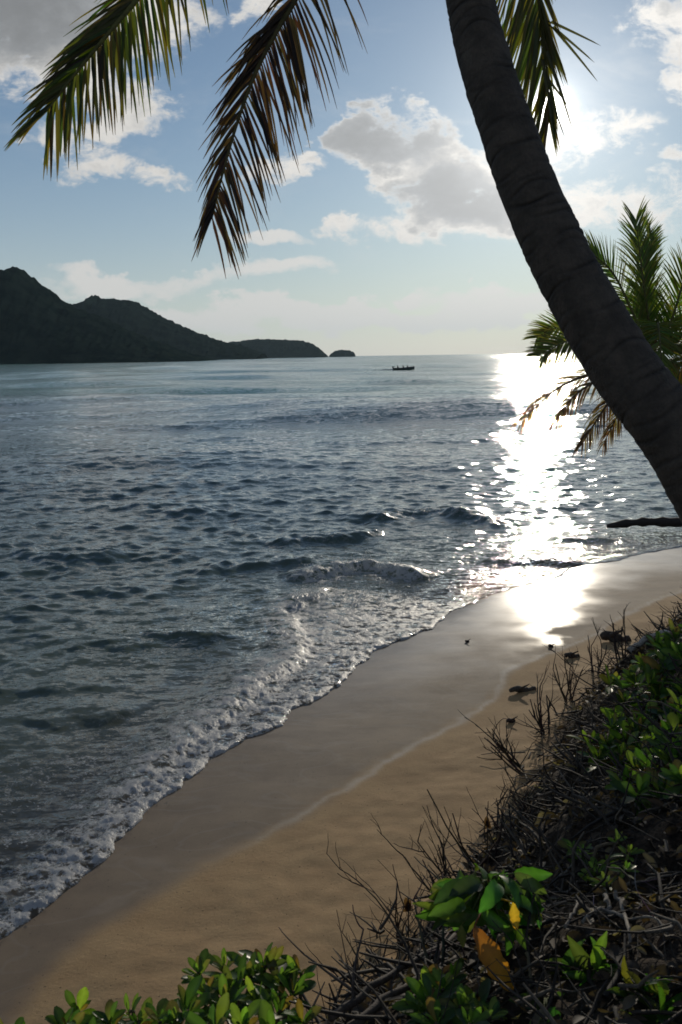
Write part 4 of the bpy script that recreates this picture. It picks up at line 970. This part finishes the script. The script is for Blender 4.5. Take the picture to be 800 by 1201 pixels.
driftwood(548, 753, 5, 3, .5, 'tiny dark fleck of driftwood in the thin sheet of water', (.04, .03, .03), 6)
def washed_log():
    rnd = random.Random(3); mb = MB(); a = at_z(712, 617, .1); b_ = at_z(850, 614, .12)
    C = curve3([a, a.lerp(b_, .3) + Vector((0, 0, .06)), a.lerp(b_, .7) + Vector((0, 0, .03)), b_], 22)
    mb.tube(C, [.075 * (.5 + .5 * min(1, i / 4)) * rnd.uniform(.75, 1.3) for i in range(22)], 10, (.04, .033, .028))
    tag(own_origin(mb.build('washed_log', TWIG), a), 'long black log lying awash in the shallows under the big trunk', 'log')
washed_log()

# ---- litter: uncountable twigs, roots and dead leaves over the bank face
def litter():
    rnd = random.Random(77); tw = MB(); lf = MB(); n = 0
    N = 30000; X = RNG.uniform(-1.2, 4.6, N); Y = RNG.uniform(2.2, 11.5, N)
    Z, s, sw, b = sand_height(X, Y)
    ok = np.flatnonzero((b > -.10) & (b < 2.0) & (np.abs(X / Y) < .55))
    cnt_t = cnt_l = 0
    for i in ok:
        p = Vector((X[i], Y[i], Z[i])); dist = p.length
        if rnd.random() > min(1, 5.0 / dist) : continue
        edge = b[i] < .15
        if cnt_t < 3600 and rnd.random() < (.3 if edge else .45):
            cnt_t += 1; a = rnd.uniform(0, 6.28); el = abs(rnd.gauss(0, .35)); L = rnd.uniform(.06, .34)
            d = Vector((math.cos(a) * math.cos(el), math.sin(a) * math.cos(el), math.sin(el))); q = p + Vector((0, 0, rnd.uniform(.0, .06)))
            pts = [q]; 
            for k in range(3):
                d = (d + Vector((rnd.gauss(0, .25), rnd.gauss(0, .25), rnd.gauss(0, .2)))).normalized(); pts.append(pts[-1] + d * L / 3)
            base = rnd.choice([(.026, .02, .015), (.034, .026, .019), (.045, .035, .026), (.02, .015, .011), (.10, .085, .066)])
            r = rnd.choice([rnd.uniform(.001, .003), rnd.uniform(.002, .005), rnd.uniform(.005, .010)]); tw.tube(pts, [r, r * .9, r * .75, r * .4], 4, base, cap=False)
        if not edge and cnt_l < 6000 and rnd.random() < .8:
            cnt_l += 1; L = rnd.uniform(.03, .09); a = rnd.uniform(0, 6.28)
            lf.leaf(p + Vector((0, 0, rnd.uniform(.005, .05))), (math.cos(a), math.sin(a), rnd.uniform(-.2, .5)), (rnd.uniform(-.6, .6), rnd.uniform(-.6, .6), 1), L, L * rnd.uniform(.3, .6),
                    rnd.choice([(.06, .036, .022), (.035, .024, .017), (.09, .06, .035), (.16, .13, .10), (.045, .03, .02)]), rnd.uniform(-.5, 1.5), .25, 4)
    tag(tw.build('twig_litter', TWIG), 'tangle of fine dry twigs and roots covering the bank face', 'twigs', kind='stuff')
    tag(lf.build('leaf_litter', DRY_LEAF), 'brown fallen leaves scattered over the bank', 'dead leaves', kind='stuff')
litter()
